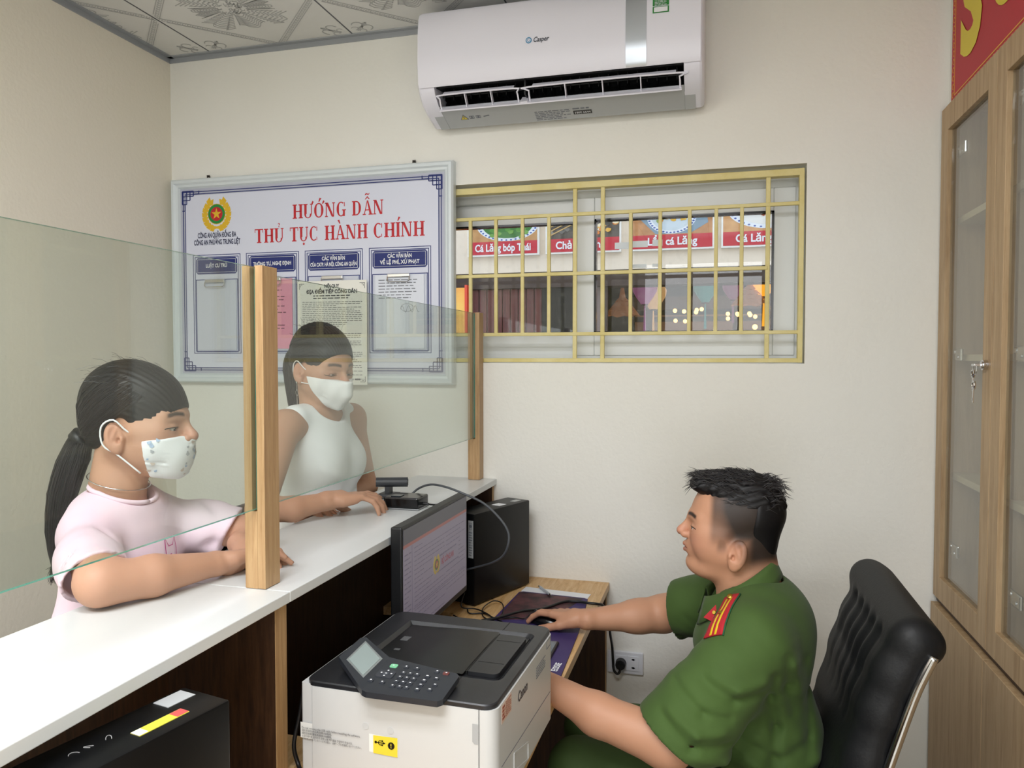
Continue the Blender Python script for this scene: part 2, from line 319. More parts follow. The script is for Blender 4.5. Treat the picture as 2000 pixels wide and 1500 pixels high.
# ---------------- serif capitals for the board heading ----------------
def serif_word(mb,s,o,rt,up,h,width=None,mi=0):
    T=.205;t=.075;sf=.07
    def bar(x0,y0,x1,y1): return [(x0,y0),(x1,y0),(x1,y1),(x0,y1)]
    def stem(x,w_=T,y0=0,y1=1): return [bar(x,y0,x+w_,y1)]
    def ser(x,w_,y,e=.085): return [bar(x-e,y,x+w_+e,y+sf)]
    def arc(cx,cy,rx,ry,a0,a1,tt=.20,th=.08,n=16):
        out=[];P=[]
        for i in range(n+1):
            a=R(a0+(a1-a0)*i/n); wd=th+(tt-th)*abs(math.cos(a))**1.5
            P.append(((cx+rx*math.cos(a),cy+ry*math.sin(a)),(cx+(rx-wd)*math.cos(a),cy+(ry-max(th,wd*.35))*math.sin(a))))
        for (a,b),(c,d) in zip(P,P[1:]): out.append([a,c,d,b])
        return out
    G={}
    G['H']=(.86,stem(.1)+stem(.62)+ser(.1,T,0)+ser(.1,T,1-sf)+ser(.62,T,0)+ser(.62,T,1-sf)+[bar(.2,.47,.7,.47+t)])
    G['I']=(.36,stem(.1)+ser(.1,T,0)+ser(.1,T,1-sf))
    G['T']=(.78,stem(.31)+ser(.31,T,0,.1)+[bar(.02,1-sf,.78,1),bar(.02,.74,.07,1),bar(.73,.74,.78,1)])
    G['U']=(.86,stem(.1,T,.28,1)+stem(.68,t,.28,1)+ser(.1,T,1-sf)+ser(.68,t,1-sf)+arc(.417,.3,.318,.32,180,360,.15,.06))
    G['N']=(.9,stem(.1,t)+stem(.72,t)+ser(.1,t,0)+ser(.1,t,1-sf,.08)+ser(.72,t,1-sf)+[[(.08,1),(.29,1),(.775,0),(.60,0)]])
    G['C']=(.8,arc(.42,.5,.38,.52,55,305)+[bar(.66,.68,.72,.98),bar(.66,.05,.71,.26)])
    G['G']=(.86,arc(.42,.5,.38,.52,55,315)+[bar(.66,.68,.72,.98),bar(.58,.0,.74,.42),bar(.5,.40,.84,.40+sf)])
    G['D']=(.86,stem(.1)+ser(.1,T,0)+ser(.1,T,1-sf)+arc(.38,.5,.42,.5,-90,90)+[bar(.2,0,.4,sf),bar(.2,1-sf,.4,1)])
    G['A']=(.86,[[(.40,1),(.50,1),(.84,0),(.63,0)],[(.40,1),(.45,.92),(.19,0),(.12,0)],bar(.24,.30,.68,.30+t),bar(.02,0,.30,sf),bar(.53,0,.92,sf)])
    comb={'Ư':('U','horn'),'Ớ':('O','horn+acute'),'Ẫ':('A','circ+tilde'),'Ủ':('U','hook'),'Ụ':('U','dot'),'À':('A','grave'),'Í':('I','acute')}
    G['O']=(.86,arc(.42,.5,.4,.52,0,360,n=28))
    def acc(k,cx,w_):
        out=[]
        for a in k.split('+'):
            if a=='horn': out+= [[(w_-.16,.93),(w_-.02,.98),(w_+.06,1.12),(w_-.04,1.2),(w_-.10,1.10)]]
            if a=='acute': out+=[[(cx-.03,1.10),(cx+.05,1.10),(cx+.22,1.34),(cx+.06,1.38)]]
            if a=='grave': out+=[[(cx-.05,1.10),(cx+.03,1.10),(cx-.06,1.38),(cx-.22,1.34)]]
            if a=='circ': out+=[[(cx-.22,1.07),(cx-.12,1.07),(cx,1.2),(cx,1.3)],[(cx+.22,1.07),(cx,1.3),(cx,1.2),(cx+.12,1.07)]]
            if a=='tilde': out+=[[(cx-.22,1.36),(cx-.16,1.36),(cx-.08,1.42),(cx-.08,1.50),(cx-.18,1.46)],[(cx-.08,1.42),(cx+.1,1.36),(cx+.1,1.44),(cx-.08,1.50)],[(cx+.1,1.36),(cx+.22,1.50),(cx+.16,1.50),(cx+.1,1.44)]]
            if a=='hook': out+=arc(cx,1.27,.10,.09,-60,170,.07,.05,8)+[bar(cx-.03,1.06,cx+.03,1.18)]
            if a=='dot': out+=[[(cx+.09*math.cos(R(q)),-.2+.09*math.sin(R(q))) for q in range(0,360,30)]]
        return out
    x=0;L=[]
    for ch in s:
        if ch==' ': x+=.42; continue
        b,k=comb.get(ch,(ch,None)); w_,ps=G[b]; ps=list(ps)
        if k: ps+=acc(k,w_*.5,w_)
        L+=[[(px+x,py) for px,py in p] for p in ps]; x+=w_+.07
    sx=h if not width else width/x
    for i,p in enumerate(L):
        q=[((a-x/2)*sx,b*h) for a,b in p]
        ar=sum(q[j][0]*q[(j+1)%len(q)][1]-q[(j+1)%len(q)][0]*q[j][1] for j in range(len(q)))
        if ar<0: q=q[::-1]
        mb.poly(q,o,rt,up,.0008+.00001*(i%5),mi)

# ---------------- notice board ----------------
bx0,bx1,bz0,bz1=-2.055,-.893,1.420,2.205
bd=thing('notice_board','large white framed notice board headed in red capitals on the back wall','notice board',((bx0+bx1)/2,D,bz0))
MB().box((bx0+.02,D-.018,bz0+.02),(bx1-.02,D-.002,bz1-.02)).obj('backing_panel',mat('print_lilac_grey','B9BCCB',.45),bd)
def fr_side(a,b,inn):  # rounded extrusion: profile across
    (x0,z0),(x1,z1)=a,b; d=Vector((x1-x0,0,z1-z0)); L=d.length; d/=L; n=Vector(inn)
    prof=[(0,0),(0,-.026),(.006,-.034),(.016,-.034),(.022,-.028),(.030,-.026),(.036,-.018),(.036,0)]
    vs=[];m=len(prof)
    for e,(px,pz) in enumerate(((x0,z0),(x1,z1))):
        for w_,y in prof:
            p=Vector((px,D+y,pz))+n*w_+d*(w_ if e==0 else -w_); vs.append(p)
    fs=[(i,(i+1)%m,m+(i+1)%m,m+i) for i in range(m)]+[tuple(range(m))[::-1],tuple(range(m,2*m))]
    return MB().add(vs,fs)
for a,b,n in (((bx0,bz0),(bx1,bz0),(0,0,1)),((bx0,bz1),(bx1,bz1),(0,0,-1)),((bx0,bz0),(bx0,bz1),(1,0,0)),((bx1,bz0),(bx1,bz1),(-1,0,0))):
    fr_side(a,b,n).obj('frame_side',M_alu,bd)
BO=(bx0,D-.018,bz0); BW=bx1-bx0; BH=bz1-bz0
def nrm(): return BO,EX,EZ
MB().rect(.058,.058,BW-.058,BH-.062,*nrm(),.0005).obj('printed_field',mat('print_pale_blue','DDE1F1',.45),bd)
m=MB()
for off in (.047,.056): m.frame(off,off,BW-off,BH-off,.003,*nrm(),.0010)
for cx,cy,sx,sy in ((.045,.045,1,1),(BW-.045,.045,-1,1),(.045,BH-.045,1,-1),(BW-.045,BH-.045,-1,-1)):
    for pts in (((0,0),(.05,0),(.05,.02),(.0,.02)),((0,0),(0,.05),(.02,.05),(.02,0)),((.035,0),(.035,.035),(0,.035)),((.05,.012),(.075,.012),(.075,.0)),((.012,.05),(.012,.075),(0,.075))):
        m.strip([(cx+sx*a,cy+sy*b) for a,b in pts],.0035,*nrm(),.0014)
m.obj('printed_border',M_navy,bd)
emblem(bd,(bx0+.198,D-.018,bz1-.138),EX,EZ,.118)
M_navytx=mat('print_navy_text','20264C',.5)
txt('lettering','CÔNG AN QUẬN ĐỐNG ĐA',M_navytx,(bx0+.198,D-.018,bz1-.219),EX,EZ,.027,bold=.0008,width=.170,parent=bd,th=.0012)
txt('lettering','CÔNG AN PHƯỜNG TRUNG LIỆT',M_navytx,(bx0+.198,D-.018,bz1-.246),EX,EZ,.027,bold=.0008,width=.205,parent=bd,th=.0012)
for wd2,cx_,ww,zz in (('HƯỚNG',.637,.224,.172),('DẪN',.832,.128,.172),('THỦ',.427,.128,.256),('TỤC',.573,.121,.256),('HÀNH',.744,.174,.256),('CHÍNH',.952,.200,.256)):
    m=MB(); serif_word(m,wd2,(bx0+cx_,D-.018,bz1-zz),EX,EZ,.052,ww); m.obj('heading_lettering',M_red,bd)['kind']='stuff'
cols=[(.090,.300,['LUẬT CƯ TRÚ']),(.325,.55,['THÔNG TƯ, NGHỊ ĐỊNH']),(.575,.81,['CÁC VĂN BẢN','CỦA CATP. HÀ NỘI, CÔNG AN QUẬN']),(.835,1.075,['CÁC VĂN BẢN','VỀ LỆ PHÍ, XỬ PHẠT'])]
M_pocket=mat('pocket_plastic','D3D8E6',.25)
for i,(x0,x1,tt) in enumerate(cols):
    zt=BH-.292; m=MB()
    for off in (0,.008): m.frame(x0+off,.112+off,x1-off,zt-off,.0026,*nrm(),.0010)
    m.frame(x0+.012,.118,x1-.012,zt-.095,.0028,*nrm(),.0012)
    m.obj('column_border',M_navy,bd)
    m=MB(); c=.008; a0,a1,b0,b1=x0+.014,x1-.014,zt-.075,zt-.012
    m.poly([(a0+c,b0),(a1-c,b0),(a1,b0+c),(a1,b1-c),(a1-c,b1),(a0+c,b1),(a0,b1-c),(a0,b0+c)],*nrm(),.0013); hp=m.obj('heading_plate',M_navy,bd)
    MB().frame(a0+.006,b0+.006,a1-.006,b1-.006,.0012,*nrm(),.0016).obj('plate_line',M_paper,hp)
    for k,s in enumerate(tt):
        wd=min((x1-x0)*.80,.0085*len(s)); z=(b0+b1)/2+(0 if len(tt)==1 else (.011 if k==0 else -.011))
        txt('lettering',s,M_paper,(bx0+(x0+x1)/2,D-.018,bz0+z),EX,EZ,.019,bold=.0006,width=wd,parent=hp,th=.0019)
    MB().box((bx0+x0+.018,D-.0225,bz0+.126),(bx0+x1-.018,D-.0185,bz0+zt-.100)).obj('document_pocket',M_pocket,bd)
def clip(x,z,wd,lbl,y=D-.024):
    t=thing('document_clip',lbl,'clip',(x,y,z),'metal clips on the notice board')
    MB().box((x-wd/2,y-.010,z-.004),(x+wd/2,y,z+.008),bev=.002).obj('clip_bar',M_chrome,t)
    MB().tube([(x-wd/2,y-.008,z),(x-wd/2,y-.012,z-.016),(x-wd/2+.006,y-.013,z-.021),(x+wd/2-.006,y-.013,z-.021),(x+wd/2,y-.012,z-.016),(x+wd/2,y-.008,z)],.0018,6).obj('clip_wire',M_chrome,t)
def sheet(name,x0,z0,x1,z1,m_,lbl,y=D-.0245,grp=None):
    o=MB().box((x0,y-.0008,z0),(x1,y,z1)).obj(name,m_); return tag(o,lbl,'document',grp)
zc=bz0+BH-.292-.105
clip(bx0+.195,zc,.085,'silver clip on the empty first column of the notice board')
clip(bx0+.4375,zc,.085,'silver clip holding the pink document on the notice board')
clip(bx0+.6925,zc,.085,'silver clip above the long printed rules sheet on the notice board')
clip(bx0+.955,zc,.085,'silver clip on the last column of the notice board beside the window')
TO=(0,D-.0253,0)
pk=sheet('pink_document',bx0+.345,bz0+.13,bx0+.525,bz0+BH-.392,mat('paper_pink','F0A3BC',.6),'pink printed document clipped in the second column of the notice board')
m=MB(); textlines(m,bx0+.36,bx0+.50,bz0+.20,bz0+BH-.43,13,TO,EX,EZ,.32,.6,.0004,seed=4); m.obj('text_line',mat('print_magenta_grey','8C5A70',.6),pk)['kind']='stuff'
ru=sheet('rules_sheet',bx0+.555,bz0-.003,bx0+.835,bz0+BH-.408,mat('paper_cream','F1F1E9',.6),'long cream sheet of printed citizen-reception rules hanging over the notice board',y=D-.0385)
RO=(0,D-.0393,0); rx=bx0+.695; rt0,rt1=bz0,bz0+BH-.41
txt('lettering','NỘI QUY',M_ink,(rx,D-.0393,rt1-.018),EX,EZ,.017,bold=.0007,width=.06,parent=ru,th=.0005)
txt('lettering','ĐỊA ĐIỂM TIẾP CÔNG DÂN',M_ink,(rx,D-.0393,rt1-.038),EX,EZ,.019,bold=.0008,width=.205,parent=ru,th=.0005)
m=MB(); textlines(m,bx0+.62,bx0+.77,rt1-.066,rt1-.048,2,RO,EX,EZ,.4,.1,.0004,seed=2)
textlines(m,bx0+.575,bx0+.820,rt0+.03,rt1-.072,40,RO,EX,EZ,.26,.5,.0004,seed=3)
textlines(m,bx0+.77,bx0+.815,rt0+.012,rt0+.022,1,RO,EX,EZ,.6,.0,.0004,seed=9)
for cx,cz,sx,sz in ((bx0+.563,rt0+.008,1,1),(bx0+.827,rt0+.008,-1,1),(bx0+.563,rt1-.008,1,-1),(bx0+.827,rt1-.008,-1,-1)):
    m.strip([(cx,cz+sz*.02),(cx,cz),(cx+sx*.02,cz)],.0015,RO,EX,EZ,.0004); m.strip([(cx+sx*.005,cz+sz*.012),(cx+sx*.005,cz+sz*.005),(cx+sx*.012,cz+sz*.005)],.0015,RO,EX,EZ,.0004)
m.obj('text_line',M_ink,ru)['kind']='stuff'
wd_=sheet('white_document',bx0+.862,bz0+.128,bx0+1.05,bz0+BH-.392,mat('paper_bluish','E6EBF6',.6),'white signed document clipped in the last column of the notice board')
m=MB(); textlines(m,bx0+.875,bx0+1.03,bz0+BH-.48,bz0+BH-.405,7,TO,EX,EZ,.28,.6,.0004,seed=5)
m.strip([(bx0+.985+.022*math.cos(q)*1.1,bz0+BH-.510+.014*math.sin(q)) for q in np.linspace(0,6,14)],.0011,TO,EX,EZ,.0004)
m.strip([(bx0+.96+.012*q,bz0+BH-.515+.012*math.sin(q*3)) for q in np.linspace(0,6,20)],.0011,TO,EX,EZ,.0004)
m.obj('text_line',M_inkl,wd_)['kind']='stuff'
for x in (bx0+.155,bx1-.155):
    m=MB().tube([(x-.006,D-.004,bz1-.002),(x-.004,D-.008,bz1+.014),(x+.004,D-.008,bz1+.014),(x+.006,D-.004,bz1-.002)],.0022,6); m.cyl((x,D,bz1+.010),(x,D-.012,bz1+.010),.003)
    m.obj('hanging_hook',mat('rusty_steel','3E3A36',.5,.6),bd)

# ---------------- air conditioner ----------------
ax0,ax1=-.945,-.052
ac=thing('air_conditioner','white wall-mounted split air conditioner above the window','air conditioner',((ax0+ax1)/2,D,2.3))
def extrude_x(prof,x0,x1):
    n=len(prof); vs=[(x0,y,z) for y,z in prof]+[(x1,y,z) for y,z in prof]
    return vs,[tuple(range(n)),tuple(range(n,2*n))[::-1]]+[(i,n+i,n+(i+1)%n,(i+1)%n) for i in range(n)]
full=[(D,2.648),(2.40,2.648),(2.36,2.642),(2.345,2.62),(2.336,2.56),(2.334,2.46),(2.340,2.400),(2.352,2.375),(2.385,2.347),(2.42,2.331),(2.50,2.308),(D,2.326)]
m=MB(); m.add(*extrude_x(full,ax0+.004,ax0+.050)); m.add(*extrude_x(full,ax1-.050,ax1-.004))
cav=[(D,2.648),(2.40,2.648),(2.36,2.642),(2.345,2.62),(2.336,2.56),(2.334,2.46),(2.340,2.400),(2.36,2.402),(2.44,2.415),(2.475,2.385),(2.43,2.335),(2.50,2.312),(D,2.328)]
m.add(*extrude_x(cav,ax0+.05,ax1-.05)); o=m.obj('housing',M_acw,ac); shade_auto(o,30)
# rounded end cheeks
for s,xe in ((-1,ax0+.004),(1,ax1-.004)):
    v0=[(y,z) for y,z in full]; cy=sum(p[0] for p in v0)/len(v0); cz=sum(p[1] for p in v0)/len(v0)
    vs=[];n=len(v0)
    for k,(dx,sc) in enumerate(((0,1),(.006,.99),(.011,.96),(.013,.90))):
        for y,z in v0: vs.append((xe+s*dx,D-(D-y)*sc if y<D else D,cz+(z-cz)*sc))
    fs=[(k*n+i,k*n+(i+1)%n,(k+1)*n+(i+1)%n,(k+1)*n+i) for k in range(3) for i in range(n)]+[tuple(range(3*n,4*n))]
    o=link('end_cap',vs,fs,M_acw,ac); shade_auto(o,30)
fp=[(2.342,2.63),(2.332,2.61),(2.325,2.56),(2.323,2.47),(2.328,2.405),(2.336,2.392),(2.344,2.396),(2.338,2.46),(2.34,2.56),(2.35,2.62)]
m=MB(); m.add(*extrude_x(fp,ax0+.001,ax1-.001)); fpo=m.obj('front_panel',M_acw,ac); shade_auto(fpo,40)
sx0=ax0+.672; sx1=sx0+.062
sp=[(2.338,2.628),(2.3305,2.61),(2.3235,2.56),(2.3215,2.47),(2.3265,2.405),(2.334,2.393),(2.338,2.40),(2.33,2.47),(2.33,2.56)]
m=MB(); m.add(*extrude_x(sp,sx0,sx1)); shade_auto(m.obj('silver_strip',M_silver,fpo),40)
M_vent=mat('vent_dark','0C0D0E',.5)
m=MB(); vc=[(2.362,2.400),(2.44,2.413),(2.473,2.385),(2.432,2.338),(2.426,2.342),(2.464,2.385),(2.436,2.407),(2.362,2.396)]
m.add(*extrude_x(vc,ax0+.051,ax1-.051))
for i in range(26): x=ax0+.07+i*.030; m.box((x,2.39,2.365),(x+.002,2.45,2.40))
for q in (.0,.35): pass
m.tube([(ax0+.06,2.40,2.380),(ax1-.06,2.40,2.380)],.003,6); m.box((ax0+.348,2.36,2.35),(ax0+.353,2.44,2.405)); m.obj('outlet_grille',M_vent,ac)
gp=[(2.388,2.3445),(2.43,2.3285),(2.50,2.3055),(2.549,2.3235),(2.549,2.3265),(2.50,2.309),(2.43,2.333)]
m=MB(); m.add(*extrude_x(gp,ax0+.051,ax1-.051)); gp2=[(2.432,2.3275),(2.50,2.3050),(2.5485,2.3230),(2.5485,2.3260),(2.50,2.309),(2.432,2.332)]
m.add(*extrude_x(gp2,ax0+.018,ax0+.0505)); m.add(*extrude_x(gp2,ax1-.0505,ax1-.018)); shade_auto(m.obj('underside_panel',M_acg,ac),30)
vo=Vector((0,2.386,2.337)); vup=Vector((0,-.040,.050)).normalized(); vn=Vector(EX).cross(vup)
def louvre(x0,x1,n,h=.046):
    m=MB(); ins=.012
    pts=[(x0,.0),(x0+.001,h*.75),(x0+ins,h),(x1-ins,h),(x1-.001,h*.75),(x1,0)]
    m.tube([vo+Vector(EX)*a+vup*b+vn*.004 for a,b in pts],.0028,6,smoothn=3)
    m.obox(vo+Vector(EX)*(x0+x1)/2+vup*(h)+vn*-.008,((x1-x0)/2-ins,.0012,.012),(EX,vup,vn))
    for k in range(1,n): x=x0+(x1-x0)*k/n; m.obox(vo+Vector(EX)*x+vup*h/2-vn*.003,(.0013,h/2,.009),(EX,vup,vn))
    o=m.obj('louvre',M_acw,ac); return shade_auto(o,40)
louvre(ax0+.062,ax0+.325,3); louvre(ax0+.362,ax1-.062,4)
m=MB(); m.obox(vo+Vector(EX)*((ax0+ax1)/2)+vup*-.001+vn*.004,((ax1-ax0)/2-.057,.0022,.012),(EX,vup,vn)); m.obox(vo+Vector(EX)*(ax0+.344)+vup*.003+vn*-.004,(.012,.003,.02),(EX,vup,vn)); m.obj('flap_edge',M_acw,ac)
fo=(0,2.3225,0)
lg=MB().disc(ax0+.372,2.502,.0095,.0095,fo,EX,EZ,.0006).obj('logo_mark',mat('logo_blue','3C8CB8',.4),fpo)
MB().disc(ax0+.372,2.502,.0065,.0065,fo,EX,EZ,.0009).obj('logo_ring',M_acw,lg)
MB().strip([(ax0+.372+.0042*math.cos(q),2.502+.0042*math.sin(q)) for q in np.linspace(.6,6.2,12)],.0018,fo,EX,EZ,.0012).obj('logo_swirl',mat('logo_blue'  ,'3C8CB8'),lg)
txt('logo_lettering','Casper',mat('print_charcoal','3B3F48',.5),(ax0+.410,2.3225,2.5015),EX,EZ,.021,width=.050,parent=fpo,italic=.35,th=.0008,bold=.0003)
gl=MB().rect(sx1+.018,2.545,sx1+.066,2.66,(0,2.3222,0),EX,EZ,.0004); 
gl=MB().add([(sx1+.018,2.3228,2.540),(sx1+.066,2.3228,2.540),(sx1+.066,2.3312,2.615),(sx1+.018,2.3312,2.615)],[(0,1,2,3)]).obj('energy_label',mat('label_green','2E8B3D',.5),fpo)
m=MB(); m.rect(sx1+.022,2.5425,sx1+.062,2.556,(0,2.3218,0),EX,EZ,.0006); 
m.obj('label_panel',M_paper,gl)
m=MB(); textlines(m,sx1+.024,sx1+.060,2.560,2.585,6,(0,2.3208,0),EX,EZ,.35,.4,.0004,seed=3); m.obj('text_line',M_paper,gl)['kind']='stuff'
# underside labels
uo=Vector((0,2.43,2.3285)); uup=Vector((0,-.070,.023)).normalized()
yt=MB().poly([(ax0+.105,-.028),(ax0+.131,-.028),(ax0+.118,-.004)],uo,EX,uup,.0009).obj('warning_triangle',mat('label_yellow','E6D23C',.5),ac)
m=MB(); m.strip([(ax0+.105,-.028),(ax0+.131,-.028),(ax0+.118,-.004),(ax0+.105,-.028)],.0022,uo,EX,uup,.0012); m.strip([(ax0+.116,-.024),(ax0+.120,-.018),(ax0+.116,-.016),(ax0+.119,-.010)],.002,uo,EX,uup,.0012)
for x in (.137,.160): m.frame(ax0+x,-.026,ax0+x+.016,-.012,.0012,uo,EX,uup,.0012); m.rect(ax0+x+.005,-.023,ax0+x+.011,-.015,uo,EX,uup,.0012)
m.strip([(ax0+.186,-.02),(ax0+.206,-.016)],.004,uo,EX,uup,.0012)
textlines(m,ax0+.36,ax0+.48,-.068,-.018,6,uo,EX,uup,.25,.6,.0012,seed=8); textlines(m,ax0+.487,ax0+.54,-.026,-.016,1,uo,EX,uup,.5,0,.0012)
m.obj('label_print',M_inkl,ac)['kind']='stuff'
bl=MB().rect(ax0+.487,-.050,ax0+.547,-.032,uo,EX,uup,.0012).obj('phone_label',M_blackg,ac)
txt('lettering','1800 6644',M_paper,uo+Vector(EX)*(ax0+.517)+uup*-.041,EX,uup,.014,width=.05,parent=bl,th=.0016)

# ---------------- counter with its compartments, and the glass screen ----------------
c0,c1=-1.044,-.744; YS=-.35
ct=thing('reception_counter','white-topped wooden reception counter running to the back wall','counter',(-.9,1.2,0))
MB().box((c0,YS,1.070),(c1,1.2095,1.090),bev=.0015).obj('counter_top',M_white,ct)
MB().box((c0,1.2105,1.070),(c1,D-.001,1.090),bev=.0015).obj('counter_top',M_white,ct)
MB().box((-1.000,YS,0.001),(-.982,D-.002,1.069)).obj('front_panel',M_dark,ct)
for y0,y1 in ((YS,YS+.018),(1.178,1.1955),(1.1965,1.213),(D-.019,D-.002)):
    p=MB().box((-.981,y0,.001),(-.756,y1,1.069)).obj('divider_panel',M_dark,ct)
    MB().box((-.7555,y0,.001),(-.7535,y1,1.069)).obj('edge_band',M_oakv,p)
px0,px1=-.834,-.792
gs=thing('glass_screen','clear glass screen held by two oak posts standing on the counter','screen',(-.81,1.2,1.091))
def post(y0,y1,z1):
    m=MB()
    gx=-.813
    m.box((px0,y0,1.091),(gx-.005,y1,z1),bev=.0008).box((gx+.005,y0,1.091),(px1,y1,z1),bev=.0008).box((gx-.005,y0+.012,1.091),(gx+.005,y1-.012,z1)).box((gx-.005,y0,1.091),(gx+.005,y1,1.234))
    return m.obj('post',M_oakv,gs)
post(1.207,1.255,1.681); post(2.502,2.548,1.672)
M_glass=glass('screen_glass','F3F7F4',0,1.5,.018)
M_gedge=mat('glass_edge_green','4FA391',.15,spec=.6)
def pane(y0,y1,z0,z1):
    vs=[(x,y,z) for x in (-.8165,-.8095) for y in (y0,y1) for z in (z0,z1)]
    fs=[(0,1,3,2),(4,6,7,5),(0,2,6,4),(1,5,7,3),(0,4,5,1),(2,3,7,6)]
    return link('glass_pane',vs,fs,None,gs,mats=[M_glass,M_gedge],midx=[0,0,1,1,1,1])
pane(-.10,1.218,1.237,1.679); pane(1.244,2.513,1.237,1.670)

# ---------------- desk ----------------
dk=thing('office_desk','long oak desk behind the counter with a dark end panel','desk',(-.6,1.6,0))
MB().box((-.981,2.12,.727),(-.7525,D-.021,.752)).box((-.981,1.2145,.727),(-.7525,1.34,.752)).box((-.7525,1.2145,.727),(-.345,D-.021,.752),bev=.0015).box((-.7525,.15,.727),(-.345,1.2145,.752),bev=.0015).box((-.752,D-.0215,.727),(-.345,D-.001,.752)).obj('desk_top',M_oakd,dk)
MB().box((-.7525,D-.02,.001),(-.356,D-.002,.726)).obj('end_panel',M_dark,dk)
MB().box((-.3558,D-.02,.001),(-.353,D-.002,.726)).obj('edge_band',M_oakv,dk)
MB().box((-.7525,.17,.001),(-.37,.188,.726)).obj('end_panel',M_dark,dk)
MB().box((-.752,.19,.35),(-.735,D-.022,.726)).obj('modesty_panel',M_dark,dk)

# ---------------- cabinet ----------------
kx,ky1=.640,2.532; kz=2.247; ks=.794; ka=kx+.018
cb=thing('glazed_cabinet','tall oak filing cabinet with glazed upper doors along the right wall','cabinet',(.85,1.6,0))
KY0=.72
m=MB(); m.box((ka+.002,ky1-.018,.001),(1.04,ky1,kz)).box((ka+.002,KY0,.001),(1.04,KY0+.018,kz)).box((ka+.002,KY0,kz-.018),(1.04,ky1,kz)).box((ka+.002,KY0,.001),(1.04,ky1,.06)).box((ka+.002,KY0,ks-.03),(1.04,ky1,ks-.012))
for y in (2.06-.009,1.60-.009,1.14-.009): m.box((ka+.03,y,.06),(1.03,y+.018,kz-.018))
m.obj('carcass',M_cab,cb); MB().box((1.025,KY0+.02,.06),(1.035,ky1-.02,kz-.02)).obj('back_panel',mat('cabinet_inside_grey','A9A9A4',.6),cb)
M_kglass=glass('cabinet_glass','F4F6F5',0,1.45,.012)
for z in (1.915,1.515,1.165): MB().box((ka+.022,KY0+.02,z-.009),(1.02,ky1-.02,z+.009)).obj('shelf',mat('shelf_pale_oak','D9CBA9',.5,noise=(8,'CDBD98',(1,.2,5))),cb)
seams=[ky1,2.066,1.600,1.134,KY0]
for i in range(4):
    y1,y0=seams[i]-.0015,seams[i+1]+.0015; zt,zb=kz,ks+.006; fw=.062
    m=MB(); g0,g1=y0+fw,y1-fw; h0,h1=zb+.068,zt-.072
    for a,b in (((kx,y0,zb),(ka,g0,zt)),((kx,g1,zb),(ka,y1,zt)),((kx,g0,zb),(ka,g1,h0)),((kx,g0,h1),(ka,g1,zt))): m.box(a,b,bev=.001)
    d=m.obj('glass_door',M_cab,cb)
    MB().box((kx+.012,g0+.0005,h0+.0005),(kx+.016,g1-.0005,h1-.0005)).obj('door_pane',M_kglass,d)
    for z in (zt-.14,(zt+zb)/2+.0,zb+.16):
        hy=g1-.005; MB().box((ka+.006,hy-.07,z-.018),(ka+.014,hy,z+.018),bev=.004).cyl((ka+.004,hy-.012,z+.008),(ka+.016,hy-.012,z+.008),.006,10).cyl((ka+.004,hy-.045,z-.006),(ka+.016,hy-.045,z-.006),.005,10).obj('hinge',M_chrome,d)
    m=MB().box((kx-.006,y0,.06),(ka,y1,ks-.016),bev=.0015); m.obj('lower_door',M_cab,cb)
MB().box((kx+.010,KY0,ks-.012),(ka+.01,ky1,ks+.004)).obj('shadow_gap_strip',M_dark,cb)
lk=MB().cyl((kx-.010,2.098,1.497),(kx,2.098,1.497),.013,20).cyl((kx-.013,2.098,1.497),(kx-.010,2.098,1.497),.009,20).obj('lock',M_chrome,cb); shade_auto(lk)
ky=thing('cabinet_keys','small bunch of two silver keys hanging from the glazed cabinet lock','keys',(kx-.02,2.10,1.49))
def key(y,z,ang):
    m=MB(); d=Vector((0,math.sin(R(ang)),-math.cos(R(ang)))); p=Vector((kx-.022,y,z)); s_=Vector(EX).cross(d)
    m.tube([p+(d*math.cos(q)+s_*math.sin(q))*.009 for q in np.linspace(0,6.283,13)],.0028,6); m.obox(p+d*.026,(.0012,.0032,.018),(EX,s_,d)); m.obox(p+d*.036+s_*.003,(.0012,.003,.004),(EX,s_,d)); return m
a=key(2.125,1.475,0).obj('key',M_chrome,ky); key(2.118,1.447,6).obj('key',M_chrome,ky)
MB().obox((kx-.018,2.108,1.497),(.010,.012,.003),(EX,(0,1,0),EZ),bev=.001).tube([(kx-.022,2.112+.014*math.sin(q),1.487+.014*math.cos(q)) for q in np.linspace(0,6.283,14)],.0011,6).obj('key_ring',M_chrome,ky)

# ---------------- red banner on the right wall ----------------
bn=thing('red_banner','red banner with yellow letters on the wall above the cabinet','banner',(XR,1.6,2.26))
BX=XR-.002; rt=(0,-1,0)
MB().box((XR-.006,.7,2.250),(XR-.001,2.512,2.66)).obj('banner_cloth',mat('banner_red','C02B38',.55),bn)
bo=(XR-.006,2.512,2.250)
m=MB(); m.strip([(.030,.026),(1.8,.026)],.004,bo,rt,EZ,.0008).strip([(.030,.026),(.030,.41)],.004,bo,rt,EZ,.0008)
for k in range(70):
    x=.045+k*.024
    m.strip([(x+.008*math.cos(q),.012+.006*math.sin(q)) for q in np.linspace(.3,5.2,7)],.0022,bo,rt,EZ,.0008)
for k in range(16):
    m.strip([(.017+.006*math.cos(q),.03+k*.024+.008*math.sin(q)) for q in np.linspace(.3,5.2,7)],.0022,bo,rt,EZ,.0008)
m.obj('banner_border',mat('banner_orange','E2A03C',.5),bn)
